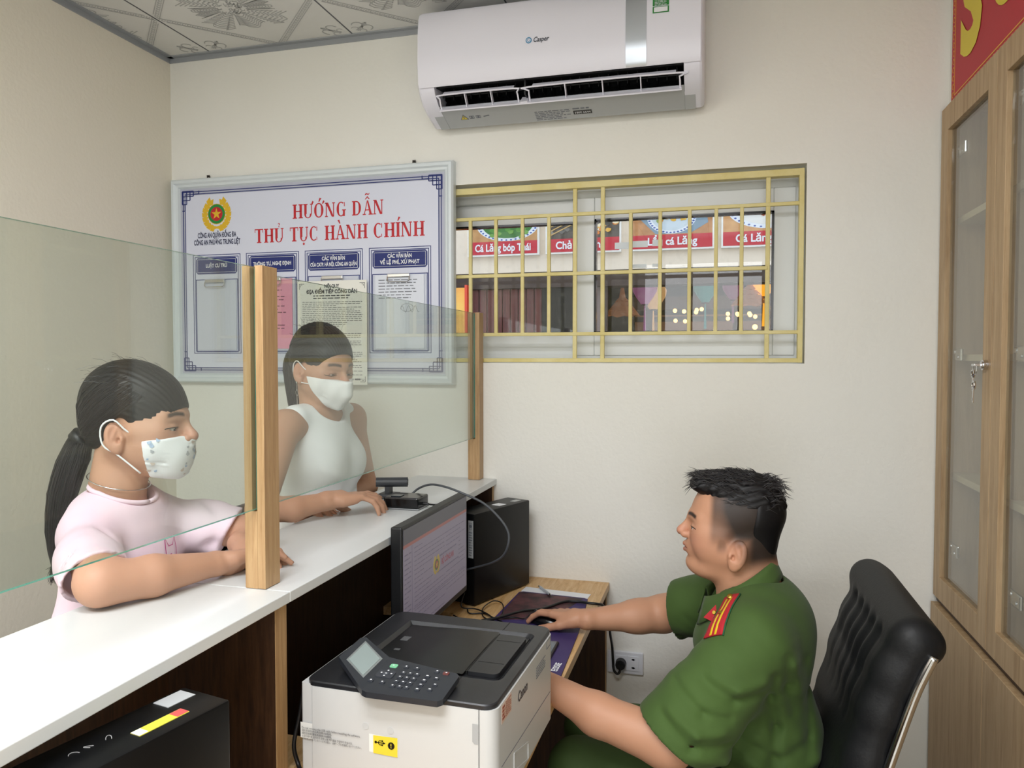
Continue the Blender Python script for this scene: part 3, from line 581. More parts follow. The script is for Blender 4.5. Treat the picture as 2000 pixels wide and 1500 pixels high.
def bigS_unused(x,z,h):
    pts=[(x+h*.30*math.cos(q)+h*.33,z+h*.28+h*.26*math.sin(q)) for q in np.linspace(R(205),R(375),14)]+[(x+h*.33+h*.28*math.cos(q),z+h*.76+h*.22*math.sin(q)) for q in np.linspace(R(250),R(30),14)]
    mm=MB(); 
    for i,((a,b),(c,d)) in enumerate(zip(pts,pts[1:])): mm.strip([(a,b),(c,d)],h*(.16+.06*math.sin(i/len(pts)*3.14)),bo,rt,EZ,.0010+.00002*i)
    mm.disc(x+h*.08,z+h*.19,h*.11,h*.13,bo,rt,EZ,.0016); return mm
txt('lettering','S',mat('banner_yellow','E8D23A',.5),(BX-.0045,2.512-.085,2.25+.225),rt,EZ,.38,align='LEFT',bold=.016,parent=bn,th=.0012)
txt('lettering','ỐNG, LÀM VIỆC',mat('banner_yellow','E8D23A'),(BX-.0045,2.512-.33,2.25+.215),rt,EZ,.30,align='LEFT',bold=.012,parent=bn,th=.0012)

# ---------------- printer ----------------
a_=R(-2); ux=Vector((math.cos(a_),math.sin(a_),0)); uy=Vector((-math.sin(a_),math.cos(a_),0)); PO=Vector((-.703,1.179,.7525))
pr=thing('laser_printer','off-white laser printer with a black top and tilted keypad on the desk','printer',tuple(PO+ux*.18+uy*.19))
def PL(u,v,w_): return PO+ux*u+uy*v+Vector(EZ)*w_
def rrect(u0,v0,u1,v1,rs,n=6):
    pts=[]
    for (cx,cy,a0),r_ in zip(((u0,v0,180),(u1,v0,270),(u1,v1,0),(u0,v1,90)),rs):
        sx=1 if cx==u0 else -1; sy=1 if cy==v0 else -1
        for i in range(n+1): q=R(a0+90*i/n); pts.append((cx+sx*r_+r_*math.cos(q),cy+sy*r_+r_*math.sin(q)))
    return pts
def prism(mb,pts,w0,w1,mi=0,F=PL):
    n=len(pts); vs=[F(u,v,w0) for u,v in pts]+[F(u,v,w1) for u,v in pts]
    return mb.add(vs,[tuple(range(n))[::-1],tuple(range(n,2*n))]+[(i,(i+1)%n,n+(i+1)%n,n+i) for i in range(n)],mi)
M_prw=mat('printer_off_white','CBCCCB',.42,bump=(500,.1,(1,1,1),.0005))
m=prism(MB(),rrect(.020,.0,.331,.385,(.001,.001,.001,.001)),.006,.184); shade_auto(m.obj('side_cover',M_prw,pr))
m=prism(MB(),rrect(.3325,.0,.361,.385,(.001,.022,.022,.001),8),.006,.184); shade_auto(m.obj('front_cover',M_prw,pr))
m=prism(MB(),rrect(-.004,.004,.0192,.380,(.004,.001,.001,.004)),.020,.186); shade_auto(m.obj('rear_cover',M_prw,pr),30)
m=MB(); 
for u,v in ((.04,.03),(.32,.03),(.04,.35),(.32,.35)): prism(m,rrect(u-.015,v-.015,u+.015,v+.015,(.01,)*4),.0,.0058)
m.obj('foot',M_black,pr)
M_prb=mat('printer_black','1C1D20',.38,bump=(600,.12,(1,1,1),.0005),noise=(14,'26272B'))
m=MB()
outer=rrect(.004,.001,.358,.386,(.022,)*4,6); inner=rrect(.055,.095,.338,.335,(.002,.018,.018,.002),6)
n=len(outer)
vs=[PL(u,v,.1842) for u,v in outer]+[PL(u,v,.191) for u,v in outer]+[PL(u+(.18-u)*.01,v+(.19-v)*.01,.193) for u,v in outer]+[PL(u,v,.193) for u,v in inner]+[PL(u+(.2-u)*.05,v+(.22-v)*.05,.186) for u,v in inner]
fs=[(k*n+i,k*n+(i+1)%n,(k+1)*n+(i+1)%n,(k+1)*n+i) for k in range(4) for i in range(n)]+[tuple(range(n))[::-1]]
# sloping tray floor
m.add(vs,fs); 
tb=[(.068,.101),(.325,.101),(.325,.326),(.068,.326)]
m.add([PL(.064,.10,.1865),PL(.327,.10,.1865),PL(.327,.328,.1865),PL(.064,.328,.1865)],[(0,1,2,3)])
tc=m.obj('top_cover',M_prb,pr); shade_auto(tc,25)
# tray basin : curved dark hollow and raised flap
m=MB(); N_=14
vs=[];fs=[]
for i in range(N_+1):
    u=.066+(.262-.066)*i/N_; w_=.1876+.0045*(1/(1+math.exp(-(u-.15)*45)))
    for j in range(9): v=.108+(.325-.108)*j/8; vs.append(PL(u,v,w_+.0012*math.sin(j/8*3.14)*(1 if u>.14 else 0)))
for i in range(N_):
    for j in range(8): a0=i*9+j; fs.append((a0,a0+9,a0+10,a0+1))
m.add(vs,fs); m.obj('paper_tray',mat('tray_black','0B0C0E',.32),tc,smooth=True)
for u,v,du,dv in ((.078,.235,.016,.022),(.088,.185,.012,.008)):
    prism(MB(),rrect(u,v,u+du,v+dv,(.001,)*4),.1878,.1886).obj('tray_sticker',mat('sticker_silver_grey','6E7072',.3,.4),tc)
pad=MB(); prism(pad,rrect(.268,.117,.326,.310,(.003,.012,.012,.003)),.187,.1945); po=pad.obj('paper_stop_lid',M_prb,tc); shade_auto(po)
m=MB()
for v in (.165,.275): prism(m,[(.272,v),(.322,v),(.322,v+.0012),(.272,v+.0012)],.1945,.1949)
prism(m,[(.264,.12),(.2665,.12),(.2665,.315),(.264,.315)],.187,.1936); prism(m,[(.2645,.335),(.2665,.335),(.2665,.384),(.2645,.384)],.1930,.1935); prism(m,[(.2645,.004),(.2665,.004),(.2665,.094),(.2645,.094)],.1930,.1935); m.obj('seam_line',M_vent,tc)
# control panel: bent slab
cpo=[(.047,.049),(.044,.142),(.126,.087),(.273,.069),(.275,-.022),(.134,-.031)]
def CP(u,v,dw=0):
    w_=.206-.10*(v-.05)*-1*.0
    return PL(u,v,.2000+.20*(v-(-.03))*.55 + (.0 if u>.13 else (.13-u)*.12)+dw)
m=MB()
top=[(.044,.052),(.047,.128),(.056,.134),(.126,.090),(.268,.066),(.275,.058),(.275,-.016),(.268,-.024),(.140,-.026),(.130,-.022)]
top=top[::-1]
n=len(top); vs=[CP(u,v) for u,v in top]+[CP(u,v,-.010) for u,v in top]+[PL(u+(.16-u)*.10,v+(.03-v)*.05+.004,.1935) for u,v in top]
fs=[tuple(range(n))[::-1]]+[(k*n+i,k*n+(i+1)%n,(k+1)*n+(i+1)%n,(k+1)*n+i) for k in range(2) for i in range(n)]+[tuple(range(2*n,3*n))]
m.add(vs,fs); cpn=m.obj('control_panel',mat('panel_charcoal','2A2D33',.35),pr)
bmx=bmesh.new(); bmx.from_mesh(cpn.data); bmesh.ops.triangulate(bmx,faces=bmx.faces[:]); bmesh.ops.recalc_face_normals(bmx,faces=bmx.faces[:]); bmx.to_mesh(cpn.data); bmx.free()
def cplate(name,pts,m_,parent,h=.0012,base=0):
    n=len(pts); ar=sum(pts[j][0]*pts[(j+1)%n][1]-pts[(j+1)%n][0]*pts[j][1] for j in range(n)); pts=pts if ar>0 else pts[::-1]
    return MB().add([CP(u,v,h) for u,v in pts]+[CP(u,v,base) for u,v in pts],[tuple(range(n))]+[(i,n+i,n+(i+1)%n,(i+1)%n) for i in range(n)]).obj(name,m_,parent)
sc=cplate('display_bezel',[(.061,.049),(.061,.121),(.118,.079),(.116,.010)],mat('bezel_silver','9AA0A0',.3,.5),cpn,.0008)
cplate('display_screen',[(.065,.051),(.065,.114),(.114,.076),(.112,.016)],mat('lcd_grey','8F9C9A',.12),cpn,.0014)
def kbtn(u,v,s,m_,nm='key_button',hh=.0016): return cplate(nm,rrect(u-s,v-s*.8,u+s,v+s*.8,(s*.4,)*4,2),m_,cpn,hh)
M_key=mat('key_dark','35383F',.4)
kbtn(.149,.062,.007,mat('key_green','7FC79A',.4)); kbtn(.172,.064,.005,M_key); kbtn(.193,.063,.005,M_key); kbtn(.232,.062,.0045,M_key); kbtn(.250,.060,.0055,mat('key_red_dark','6A3A36',.4))
cplate('key_pad',rrect(.131,.022,.163,.045,(.004,)*4,3),M_key,cpn,.0014); kbtn(.147,.0335,.005,mat('key_grey','4A4E55',.4),hh=.0022)
kbtn(.131,.008,.005,M_key); kbtn(.153,.007,.005,M_key)
mm=MB()
def cpmark(u,v,du,dv): mm.add([CP(u,v,.0025),CP(u+du,v,.0025),CP(u+du,v+dv,.0025),CP(u,v+dv,.0025)],[(0,1,2,3)])
for r_ in range(4):
    for k in range(3):
        u=.176+k*.013+ (r_)*.0045*0; v=.044-r_*.0145
        kbtn(u,v,.0046,M_key); cpmark(u-.0015,v-.001,.003,.0024)
for r_ in range(4):
    kbtn(.222,.043-r_*.0145,.0046,M_key); cpmark(.220,.042-r_*.0145,.004,.0024); 
for u,v in ((.240,.040),(.246,.020),(.243,.004)): kbtn(u,v,.0042,M_key); cpmark(u-.002,v-.001,.004,.0022)
for u,v in ((.147,.0605),(.171,.063),(.192,.062),(.249,.059),(.146,.0325),(.130,.007),(.152,.006),(.137,.033),(.156,.033),(.146,.042),(.146,.0245),(.231,.061)): cpmark(u,v,.003,.0026)
mm.obj('key_marks',M_paper,cpn)
# near face print
no=tuple(PL(0,0,0)); nrt=tuple(ux)
so=tuple(PL(0,-.0004,0))
st=MB().poly([(-.0045,.0895),(.186,.1155-.005),(.184,.083),(-.0045,.0635)][::-1],(so),nrt,EZ,.0006)
st=link('tape_sticker',[PL(u,v,w_) for u,v,w_ in ((-.0048,.002,.116-.0),( .186,-.0008,.1155),(.186,-.0008,.083),(-.0048,.002,.088))]+[],[(3,2,1,0)],mat('label_white','E9EAE6',.45),pr)
yl=link('tape_sticker',[PL(u,-.0012,w_) for u,w_ in ((.140,.1145),(.1855,.1160),(.1855,.0825),(.140,.0835))],[(3,2,1,0)],mat('label_yellow','E6DF3C',.5),pr); yl['label']='yellow warning end of the sticker'
to=PL(0,-.0016,0); tup=EZ; tr=(Vector(nrt)+Vector((0,0,-.004))).normalized()
txt('lettering','Do not connect the USB cable before installing the software.',M_ink,PL(.0,-.0018,.1085),nrt,EZ,.0058,align='LEFT',width=.115,parent=st,th=.0003)
txt('lettering','请在安装软件后再连接USB电缆。',M_ink,PL(.0,-.0018,.1035),nrt,EZ,.0046,align='LEFT',width=.060,parent=st,th=.0003)
txt('lettering','請在安裝軟體後再連接USB纜線。',M_ink,PL(.0,-.0018,.0985),nrt,EZ,.0046,align='LEFT',width=.060,parent=st,th=.0003)
txt('lettering','소프트웨어를 설치하기 전에 USB 케이블을 연결하지 마십시오.',M_ink,PL(.0,-.0018,.0935),nrt,EZ,.0046,align='LEFT',width=.100,parent=st,th=.0003)
txt('lettering','ソフトウェアをインストールする前に、USBケーブルを接続しないでください。',M_ink,PL(.0,-.0018,.0885),nrt,EZ,.0046,align='LEFT',width=.117,parent=st,th=.0003)
yo=tuple(PL(0,-.0014,0)); m=MB(); m.disc(.174,.101,.0062,.0062,yo,nrt,EZ,.0006)
m.strip([(.144,.1035),(.160,.1035)],.0012,yo,nrt,EZ,.0006).disc(.145,.1035,.0022,.0022,yo,nrt,EZ,.0006).poly([(.159,.1015),(.163,.1035),(.159,.1055)],yo,nrt,EZ,.0006)
m.strip([(.149,.1035),(.152,.107),(.157,.107)],.001,yo,nrt,EZ,.0006).strip([(.149,.1035),(.152,.100),(.157,.100)],.001,yo,nrt,EZ,.0006).disc(.1575,.107,.0014,.0014,yo,nrt,EZ,.0006).rect(.156,.0988,.1585,.1012,yo,nrt,EZ,.0006)
m.obj('usb_symbol',M_blackg,yl)
MB().rect(.1733,.1005,.1747,.1050,yo,nrt,EZ,.001).rect(.1733,.0975,.1747,.0990,yo,nrt,EZ,.001).obj('exclamation_mark',mat('label_yellow','E6DF3C'),yl)
for u,w_ in ((.125,.128),(.172,.1265)):
    m=MB().cyl(PL(u,.001,w_),PL(u,-.0006,w_),.0062,20); m.obj('screw_cap',mat('printer_cap_grey','C4C6C6',.4),pr)
m=MB(); m.add([PL(.3205,-.0005,.160),PL(.3305,-.0005,.160),PL(.3305,-.0005,.126),PL(.3245,-.0005,.126),PL(.3205,-.0005,.130)],[tuple(range(5))[::-1]]); m.obj('grip_recess',mat('printer_recess_grey','A9ABAC',.5),pr)
# officer-side face print
fo2=tuple(PL(.3612,0,0)); frt=tuple(uy)
txt('logo_lettering','Canon',mat('print_charcoal','3B3F48'),PL(.3612,.157,.152),frt,EZ,.026,width=.060,parent=pr,th=.0005,bold=.0006)
lb=MB().rect(.030,.150,.085,.186-.004,fo2,frt,EZ,.0005).obj('safety_label',mat('label_beige_pink','D9C2B4',.5),pr)
m=MB(); textlines(m,.052,.083,.153,.180,8,fo2,frt,EZ,.35,.3,.0008,seed=6); textlines(m,.034,.048,.154,.179,4,fo2,frt,EZ,.6,.1,.0008,seed=7); m.obj('text_line',mat('print_rust','9C4A38',.5),lb)['kind']='stuff'
m=MB(); textlines(m,.25,.32,.135,.160,5,fo2,frt,EZ,.3,.2,.0006,seed=11); m.frame(.33,.165,.36,.182,.0012,fo2,frt,EZ,.0006); m.strip([(.03,.078),(.36,.066)],.0012,fo2,frt,EZ,.0005); m.obj('label_print',M_inkl,pr)['kind']='stuff'
m=MB(); m.strip([(.10,.066),(.19,.042),(.19,.010),(.10,.034),(.10,.066)],.003,fo2,frt,EZ,.002); m.obj('tray_handle',M_prw,pr)

# ---------------- computer towers ----------------
def tower(name,lbl,bx,by,yaw,gx):
    # (bx,by) near officer-side bottom corner, yaw from +Y towards +X; body extends to -X by .093 and along length .292
    l=Vector((math.sin(R(yaw)),math.cos(R(yaw)),0)); w_=Vector((-math.cos(R(yaw)),math.sin(R(yaw)),0)); o=Vector((bx,by,.7525))
    t=thing(name,lbl,'computer',tuple(o+l*.146+w_*.046)); h=.286
    cc=o+l*.146+w_*.0465+Vector((0,0,h/2+.002))
    b=MB().obox(cc,(.146,.0465,h/2-.002),(l,w_,EZ),bev=.004).obj('case',M_blackm,t); shade_auto(b)
    MB().obox(cc-Vector((0,0,h/2-.0005)),(.13,.035,.0015),(l,w_,EZ)).obj('foot',M_black,t)
    return t,o,l,w_,h
t2,o2,l2,w2,h2=tower('desktop_computer','black slim computer tower standing on the desk against the back wall',-.708,2.183,21.5,0)
# rear panel (faces the camera)
po_=o2-l2*.0012+w2*.0; prt=-w2
def rear(x,z,dx,dz,m_,nm,par,th=.001): return MB().poly([(x,z),(x+dx,z),(x+dx,z+dz),(x,z+dz)],o2+w2*.093-l2*.0002,prt,EZ,th).obj(nm,m_,par)
rear(.070,.150,.019,.115,mat('label_grey_white','B9BCBD',.5),'rating_label',t2,.0012)
m=MB(); oo=o2+w2*.093-l2*.0016; m.frame(.0735,.238,.0855,.258,.001,oo,prt,EZ,.0004).disc(.0795,.248,.005,.005,oo,prt,EZ,.0004)
textlines(m,.0725,.0865,.155,.232,10,oo,prt,EZ,.35,.3,.0004,seed=12); m.obj('label_print',M_inkl,t2)['kind']='stuff'
m=MB()
for k in range(6):
    for j in range(3): m.poly([(.04+j*.008,.262-k*.012),(.046+j*.008,.262-k*.012),(.046+j*.008,.268-k*.012),(.04+j*.008,.268-k*.012)],o2+w2*.093,prt,EZ,.0008)
for z in (.14,.125,.09,.06): m.poly([(.04,z),(.06,z),(.06,z+.008),(.04,z+.008)],o2+w2*.093,prt,EZ,.0008)
m.obj('port_panel',mat('port_metal','6B6E70',.4,.7),t2)
MB().obox(o2+w2*.040-l2*.010+Vector((0,0,.205)),(.012,.008,.022),(l2,w2,EZ),bev=.002).obj('vga_plug',mat('plug_blue','2F66B8',.4),t2)
MB().obox(o2+w2*.035-l2*.008+Vector((0,0,.085)),(.010,.006,.010),(l2,w2,EZ),bev=.002).obj('usb_plug',M_chrome,t2)
def toplabel(o,l,w_,h,a,b,c,d,m_,nm,t): return MB().poly([(a,c),(b,c),(b,d),(a,d)],o+Vector((0,0,h)),-w_ if 0 else l,w_,.0008).obj(nm,m_,t)
toplabel(o2,l2,w2,h2,.15,.185,.018,.050,M_paper,'top_sticker',t2); toplabel(o2,l2,w2,h2,.235,.27,.02,.04,mat('label_grey_white','B9BCBD'),'top_sticker',t2)
t1,o1,l1,w1,h1=tower('desktop_computer','black slim computer tower under the near end of the counter beside the printer',-.708,.616,11.5,0)
toplabel(o1,l1,w1,h1,.235,.280,.055,.085,mat('label_grey_white','B9BCBD'),'top_sticker',t1)
tg=toplabel(o1,l1,w1,h1,.165,.240,.020,.038,mat('label_yellow_green','D8D24A',.5),'colour_sticker',t1)
toplabel(o1,l1,w1,h1+.0004,.222,.240,.021,.037,mat('label_coral','CF5A58',.5),'colour_sticker',t1)
toplabel(o1,l1,w1,h1+.0004,.165,.178,.021,.037,M_paper,'colour_sticker',t1)
m=MB(); [m.strip([(.10+.022*j+.006*math.cos(q+j*2),.050+.008*math.sin(q)) for q in np.linspace(0,2.6+j*.5,9)],.0008,o1+Vector((0,0,h1+.0003)),l1,w1,.0005) for j in range(3)]; m.strip([(.02,.05),(.03,.052)],.0008,o1+Vector((0,0,h1+.0003)),l1,w1,.0005); m.obj('chalk_scribble',mat('chalk_grey','A9A9A9',.8),t1)

# ---------------- monitor ----------------
mx,my0,my1,mz0,mz1=-.708,1.634,2.114,.826,1.116
mn=thing('computer_monitor','black flat monitor facing the officer with a web page open','monitor',(mx-.05,(my0+my1)/2,.7525))
MB().box((mx-.030,my0,mz0),(mx-.0005,my1,mz1),bev=.004).obj('bezel',M_black,mn)
MB().box((mx-.045,my0+.12,mz0+.05),(mx-.028,my1-.12,mz1-.05),bev=.008).obj('rear_housing',M_black,mn)
MB().box((mx-.062,1.845,.765),(mx-.045,1.905,.97),bev=.004).box((mx-.10,1.76,.7525),(mx+.06,1.99,.763),bev=.003).obj('stand',M_black,mn)
M_scr=mat('screen_lilac','857F8E',.4,emit=.34)
so_=Vector((mx-.0005,my0,mz0)); srt=(0,1,0); SW=my1-my0; SH=mz1-mz0
scn=MB().rect(.008,.018,SW-.008,SH-.008,so_,srt,EZ,.0006).obj('display',M_scr,mn)
MB().rect(.008,SH-.045,SW-.008,SH-.008,so_,srt,EZ,.0009).obj('browser_bar',mat('screen_grey','55555C',.35,emit=.30),scn)
MB().rect(.008,SH-.053,SW-.008,SH-.045,so_,srt,EZ,.0009).obj('red_bar',mat('screen_brick','8C5B57',.35,emit=.4),scn)
M_st=mat('screen_text','6E6A7A',.4,emit=.28)
m=MB(); textlines(m,.014,.055,.03,SH-.065,17,so_,srt,EZ,.25,.7,.0009,seed=14); textlines(m,.075,.30,.02,SH-.06,19,so_,srt,EZ,.16,.8,.0009,seed=15); textlines(m,.30,.46,.05,SH-.07,14,so_,srt,EZ,.14,.9,.0009,seed=16)
m.rect(.060,.02,.0615,SH-.055,so_,srt,EZ,.0009); m.rect(.07,.075,.46,.0765,so_,srt,EZ,.0009); m.obj('text_line',M_st,scn)['kind']='stuff'
MB().rect(.20,.115,.40,.175,so_,srt,EZ,.0011).obj('page_header',mat('screen_lilac','857F8E'),scn)
txt('lettering','BỘ CÔNG AN',mat('screen_red','8E4A52',.4,emit=.35),so_+Vector((0,.31,.142)),srt,EZ,.022,width=.095,parent=scn,th=.0014,bold=.0005)
m=MB(); textlines(m,.25,.38,.158,.166,1,so_,srt,EZ,.5,0,.0014,seed=17); textlines(m,.23,.40,.118,.126,1,so_,srt,EZ,.4,0,.0014,seed=18); m.obj('text_line',M_st,scn)['kind']='stuff'
emblem(scn,so_+Vector((.0006,.225,.145)),srt,EZ,.045,(mat('screen_gold','9C8A4C',.4,emit=.4),mat('screen_red','A33A44'),mat('screen_green','4F6B4F',.4,emit=.3)))

# ---------------- card reader, small camera box, cables ----------------
rd=thing('fingerprint_reader','flat black fingerprint reader box on the counter under the woman\'s hand','reader',(-.85,1.98,1.091))
MB().box((-.905,1.95,1.0912),(-.795,2.035,1.094),bev=.001).obj('base_plate',mat('reader_silver','A9ADB0',.3,.6),rd)
MB().box((-.902,1.952,1.094),(-.798,2.033,1.124),bev=.004).obj('body',M_blackg,rd)
MB().box((-.885,1.965,1.1242),(-.855,1.992,1.126),bev=.001).obj('sensor_window',mat('sensor_dark','2C3A44',.1),rd)
MB().tube([(-.800,1.995,1.103),(-.782,1.995,1.101)],.004,8).obj('cable_plug',M_black,rd)
cmra=thing('document_camera','small dark grey camera unit standing behind the fingerprint reader','camera',(-.955,2.10,1.091))
MB().box((-.985,2.085,1.0915),(-.93,2.14,1.105),bev=.003).box((-.965,2.10,1.105),(-.950,2.125,1.125)).obj('stand',M_dgrey,cmra)
o=MB().cyl((-.995,2.105,1.137),(-.905,2.135,1.137),.0145,20).obj('camera_body',M_dgrey,cmra); shade_auto(o)
MB().cyl((-.905,2.135,1.137),(-.9035,2.1355,1.137),.010,16).obj('lens',M_blackg,cmra)
def cable(name,lbl,pts,r,m_=None,grp=None,cat='cable'):
    o=MB().tube(pts,r,8,smoothn=8).obj(name,m_ or M_black,None,smooth=True); return tag(o,lbl,cat,grp)
cable('reader_cable','grey cable arching from the reader over the counter edge to the tower',[(-.905,2.06,1.10),(-.87,2.05,1.106),(-.84,2.06,1.132),(-.79,2.03,1.151),(-.735,2.0,1.152),(-.68,1.99,1.138),(-.62,2.0,1.11),(-.573,2.0,1.069),(-.550,2.0,1.032),(-.552,2.0,.995),(-.573,2.02,.960),(-.613,2.06,.930),(-.660,2.12,.902),(-.728,2.165,.872)],.0032,mat('cable_grey','4A4E52',.5))
cable('reader_cable','short black cable from the reader running behind the monitor',[(-.783,1.995,1.101),(-.768,2.02,1.096),(-.752,2.08,1.095),(-.735,2.128,1.086),(-.732,2.135,.98),(-.736,2.145,.90)],.0024)
cable('mouse_cable','thin black mouse cable looping over the desk',[(-.515,2.112,.772),(-.53,2.10,.762),(-.56,2.11,.759),(-.60,2.10,.757),(-.625,2.08,.757),(-.655,2.10,.758),(-.672,2.16,.762),(-.660,2.222,.764),(-.630,2.215,.762),(-.610,2.16,.758),(-.605,2.10,.757),(-.64,2.06,.757),(-.70,2.06,.757),(-.74,2.08,.76)],.0018)
cable('desk_cable','black cable lying on the desk from the tower towards the printer',[(-.735,2.17,.80),(-.735,2.14,.766),(-.69,2.14,.763),(-.655,2.115,.764),(-.625,2.085,.763),(-.60,2.04,.757),(-.59,1.98,.757)],.0022)
cable('desk_cable','black cable lying flat beside the monitor foot',[(-.72,2.15,.757),(-.70,2.115,.757),(-.66,2.125,.757),(-.62,2.095,.757),(-.58,2.06,.757),(-.54,2.0,.757)],.0022)
cable('power_cable','thick black power cable crossing the desk mat to the wall socket',[(-.64,2.04,.766),(-.60,2.07,.768),(-.55,2.14,.768),(-.50,2.20,.761),(-.45,2.28,.761),(-.41,2.295,.761),(-.37,2.285,.762),(-.347,2.29,.760),(-.332,2.32,.745),(-.328,2.40,.68),(-.330,2.47,.60),(-.330,2.515,.545),(-.328,2.52,.50),(-.324,2.515,.468),(-.313,2.515,.455),(-.305,2.516,.462),(-.303,2.518,.478)],.0042)
pl=thing('power_plug','round black power plug in the double wall socket','plug',(-.303,D-.02,.485))
o=MB().cyl((-.303,D-.0135,.484),(-.303,D-.034,.484),.0185,18,.0165).cyl((-.303,D-.034,.484),(-.303,D-.040,.484),.010,14).obj('plug_body',M_black,pl); shade_auto(o)
sk=thing('wall_socket','white double power socket low on the back wall','socket',(-.289,D,.448))
MB().box((-.349,D-.010,.447),(-.229,D-.0005,.523),bev=.003).obj('cover_plate',mat('socket_white','E3E6EC',.3),sk)
for x in (-.302,-.262):
    s_=MB().box((x-.019,D-.0125,.460),(x+.019,D-.010,.510),bev=.001).obj('socket_module',mat('socket_white','E3E6EC'),sk)
    m=MB()
    for z in (.499,.471): m.disc(x,z,.0042,.0032,(0,D-.0126,0),EX,EZ,.0003).rect(x-.006,z-.0012,x+.006,z+.0012,(0,D-.0126,0),EX,EZ,.0003)
    m.obj('socket_hole',M_blackg,s_)
# mat, paper, pen, mouse, tablet
dm=thing('desk_mat','dark purple desk mat with a dark printed corner under the mouse','desk mat',(-.48,1.98,.7525))
def slab(pts,z0,z1,nm,m_,par): 
    n=len(pts); return MB().add([(x,y,z1) for x,y in pts]+[(x,y,z0) for x,y in pts],[tuple(range(n))]+[(i,n+i,n+(i+1)%n,(i+1)%n) for i in range(n)]+[tuple(range(n,2*n))[::-1]]).obj(nm,m_,par)
slab([(-.640,1.56),(-.352,1.56),(-.352,1.75),(-.362,2.05),(-.385,2.342),(-.398,2.350),(-.600,2.366),(-.612,2.356)],.7525,.7560,'mat_sheet',mat('mat_purple','3A2B62',.6,bump=(800,.2,(1,1,1),.0006)),dm)
slab([(-.612,2.085),(-.50,2.12),(-.44,2.20),(-.410,2.30),(-.40,2.340),(-.600,2.358),(-.608,2.35)],.7560,.7564,'mat_print',mat('mat_dark_print','2B1D22',.6,noise=(22,'6A3E42')),dm)
txt('lettering','EISSIE',M_paper,(-.372,1.80,.7561),(.05,.99,0),(-1,.05,0),.022,bold=.0006,parent=dm,th=.0004)
MB().poly([(0,0),(.03,.004),(.02,.03),(.004,.022)],(-.385,1.775,.7561),(0,1,0),(-1,0,0),.0004).obj('mat_emblem',M_paper,dm)
o=slab([(-.610,2.375),(-.388,2.352),(-.384,2.40),(-.606,2.425)],.7525,.7535,'paper_stack',M_paper,None)
o=tag(o,'white sheets of paper on the desk beyond the mat','paper')
pn=thing('ballpoint_pen','clear ballpoint pen lying on the white paper','pen',(-.53,2.37,.7575))
a_,b_=Vector((-.555,2.415,.7592)),Vector((-.505,2.335,.7625)); MB().cyl(a_,b_,.0042,12).obj('barrel',mat('clear_plastic_grey','B8BEC4',.2),pn); MB().cyl(a_+(a_-b_)*.02,a_+(a_-b_)*.14,.003,10).obj('push_button',M_chrome,pn); MB().cyl(b_,b_+(b_-a_)*.1,.0042,12,.001).obj('tip',M_chrome,pn)
tb_=thing('tablet_slab','dark thin phone lying on the desk mat behind the printer','phone',(-.43,1.88,.7565))
MB().box((-.472,1.815,.7562),(-.396,1.948,.7645),bev=.003).obj('phone_case',M_black,tb_); MB().box((-.467,1.82,.7646),(-.401,1.943,.7651)).obj('phone_screen',mat('phone_glass_grey','5C6670',.12),tb_)
# left-of-printer loose cables
cable('power_cable','black cable bundle hanging beside the printer rear',[(-.735,1.24,.90),(-.742,1.235,.85),(-.748,1.225,.80),(-.74,1.225,.765),(-.715,1.20,.758),(-.68,1.16,.757)],.004)
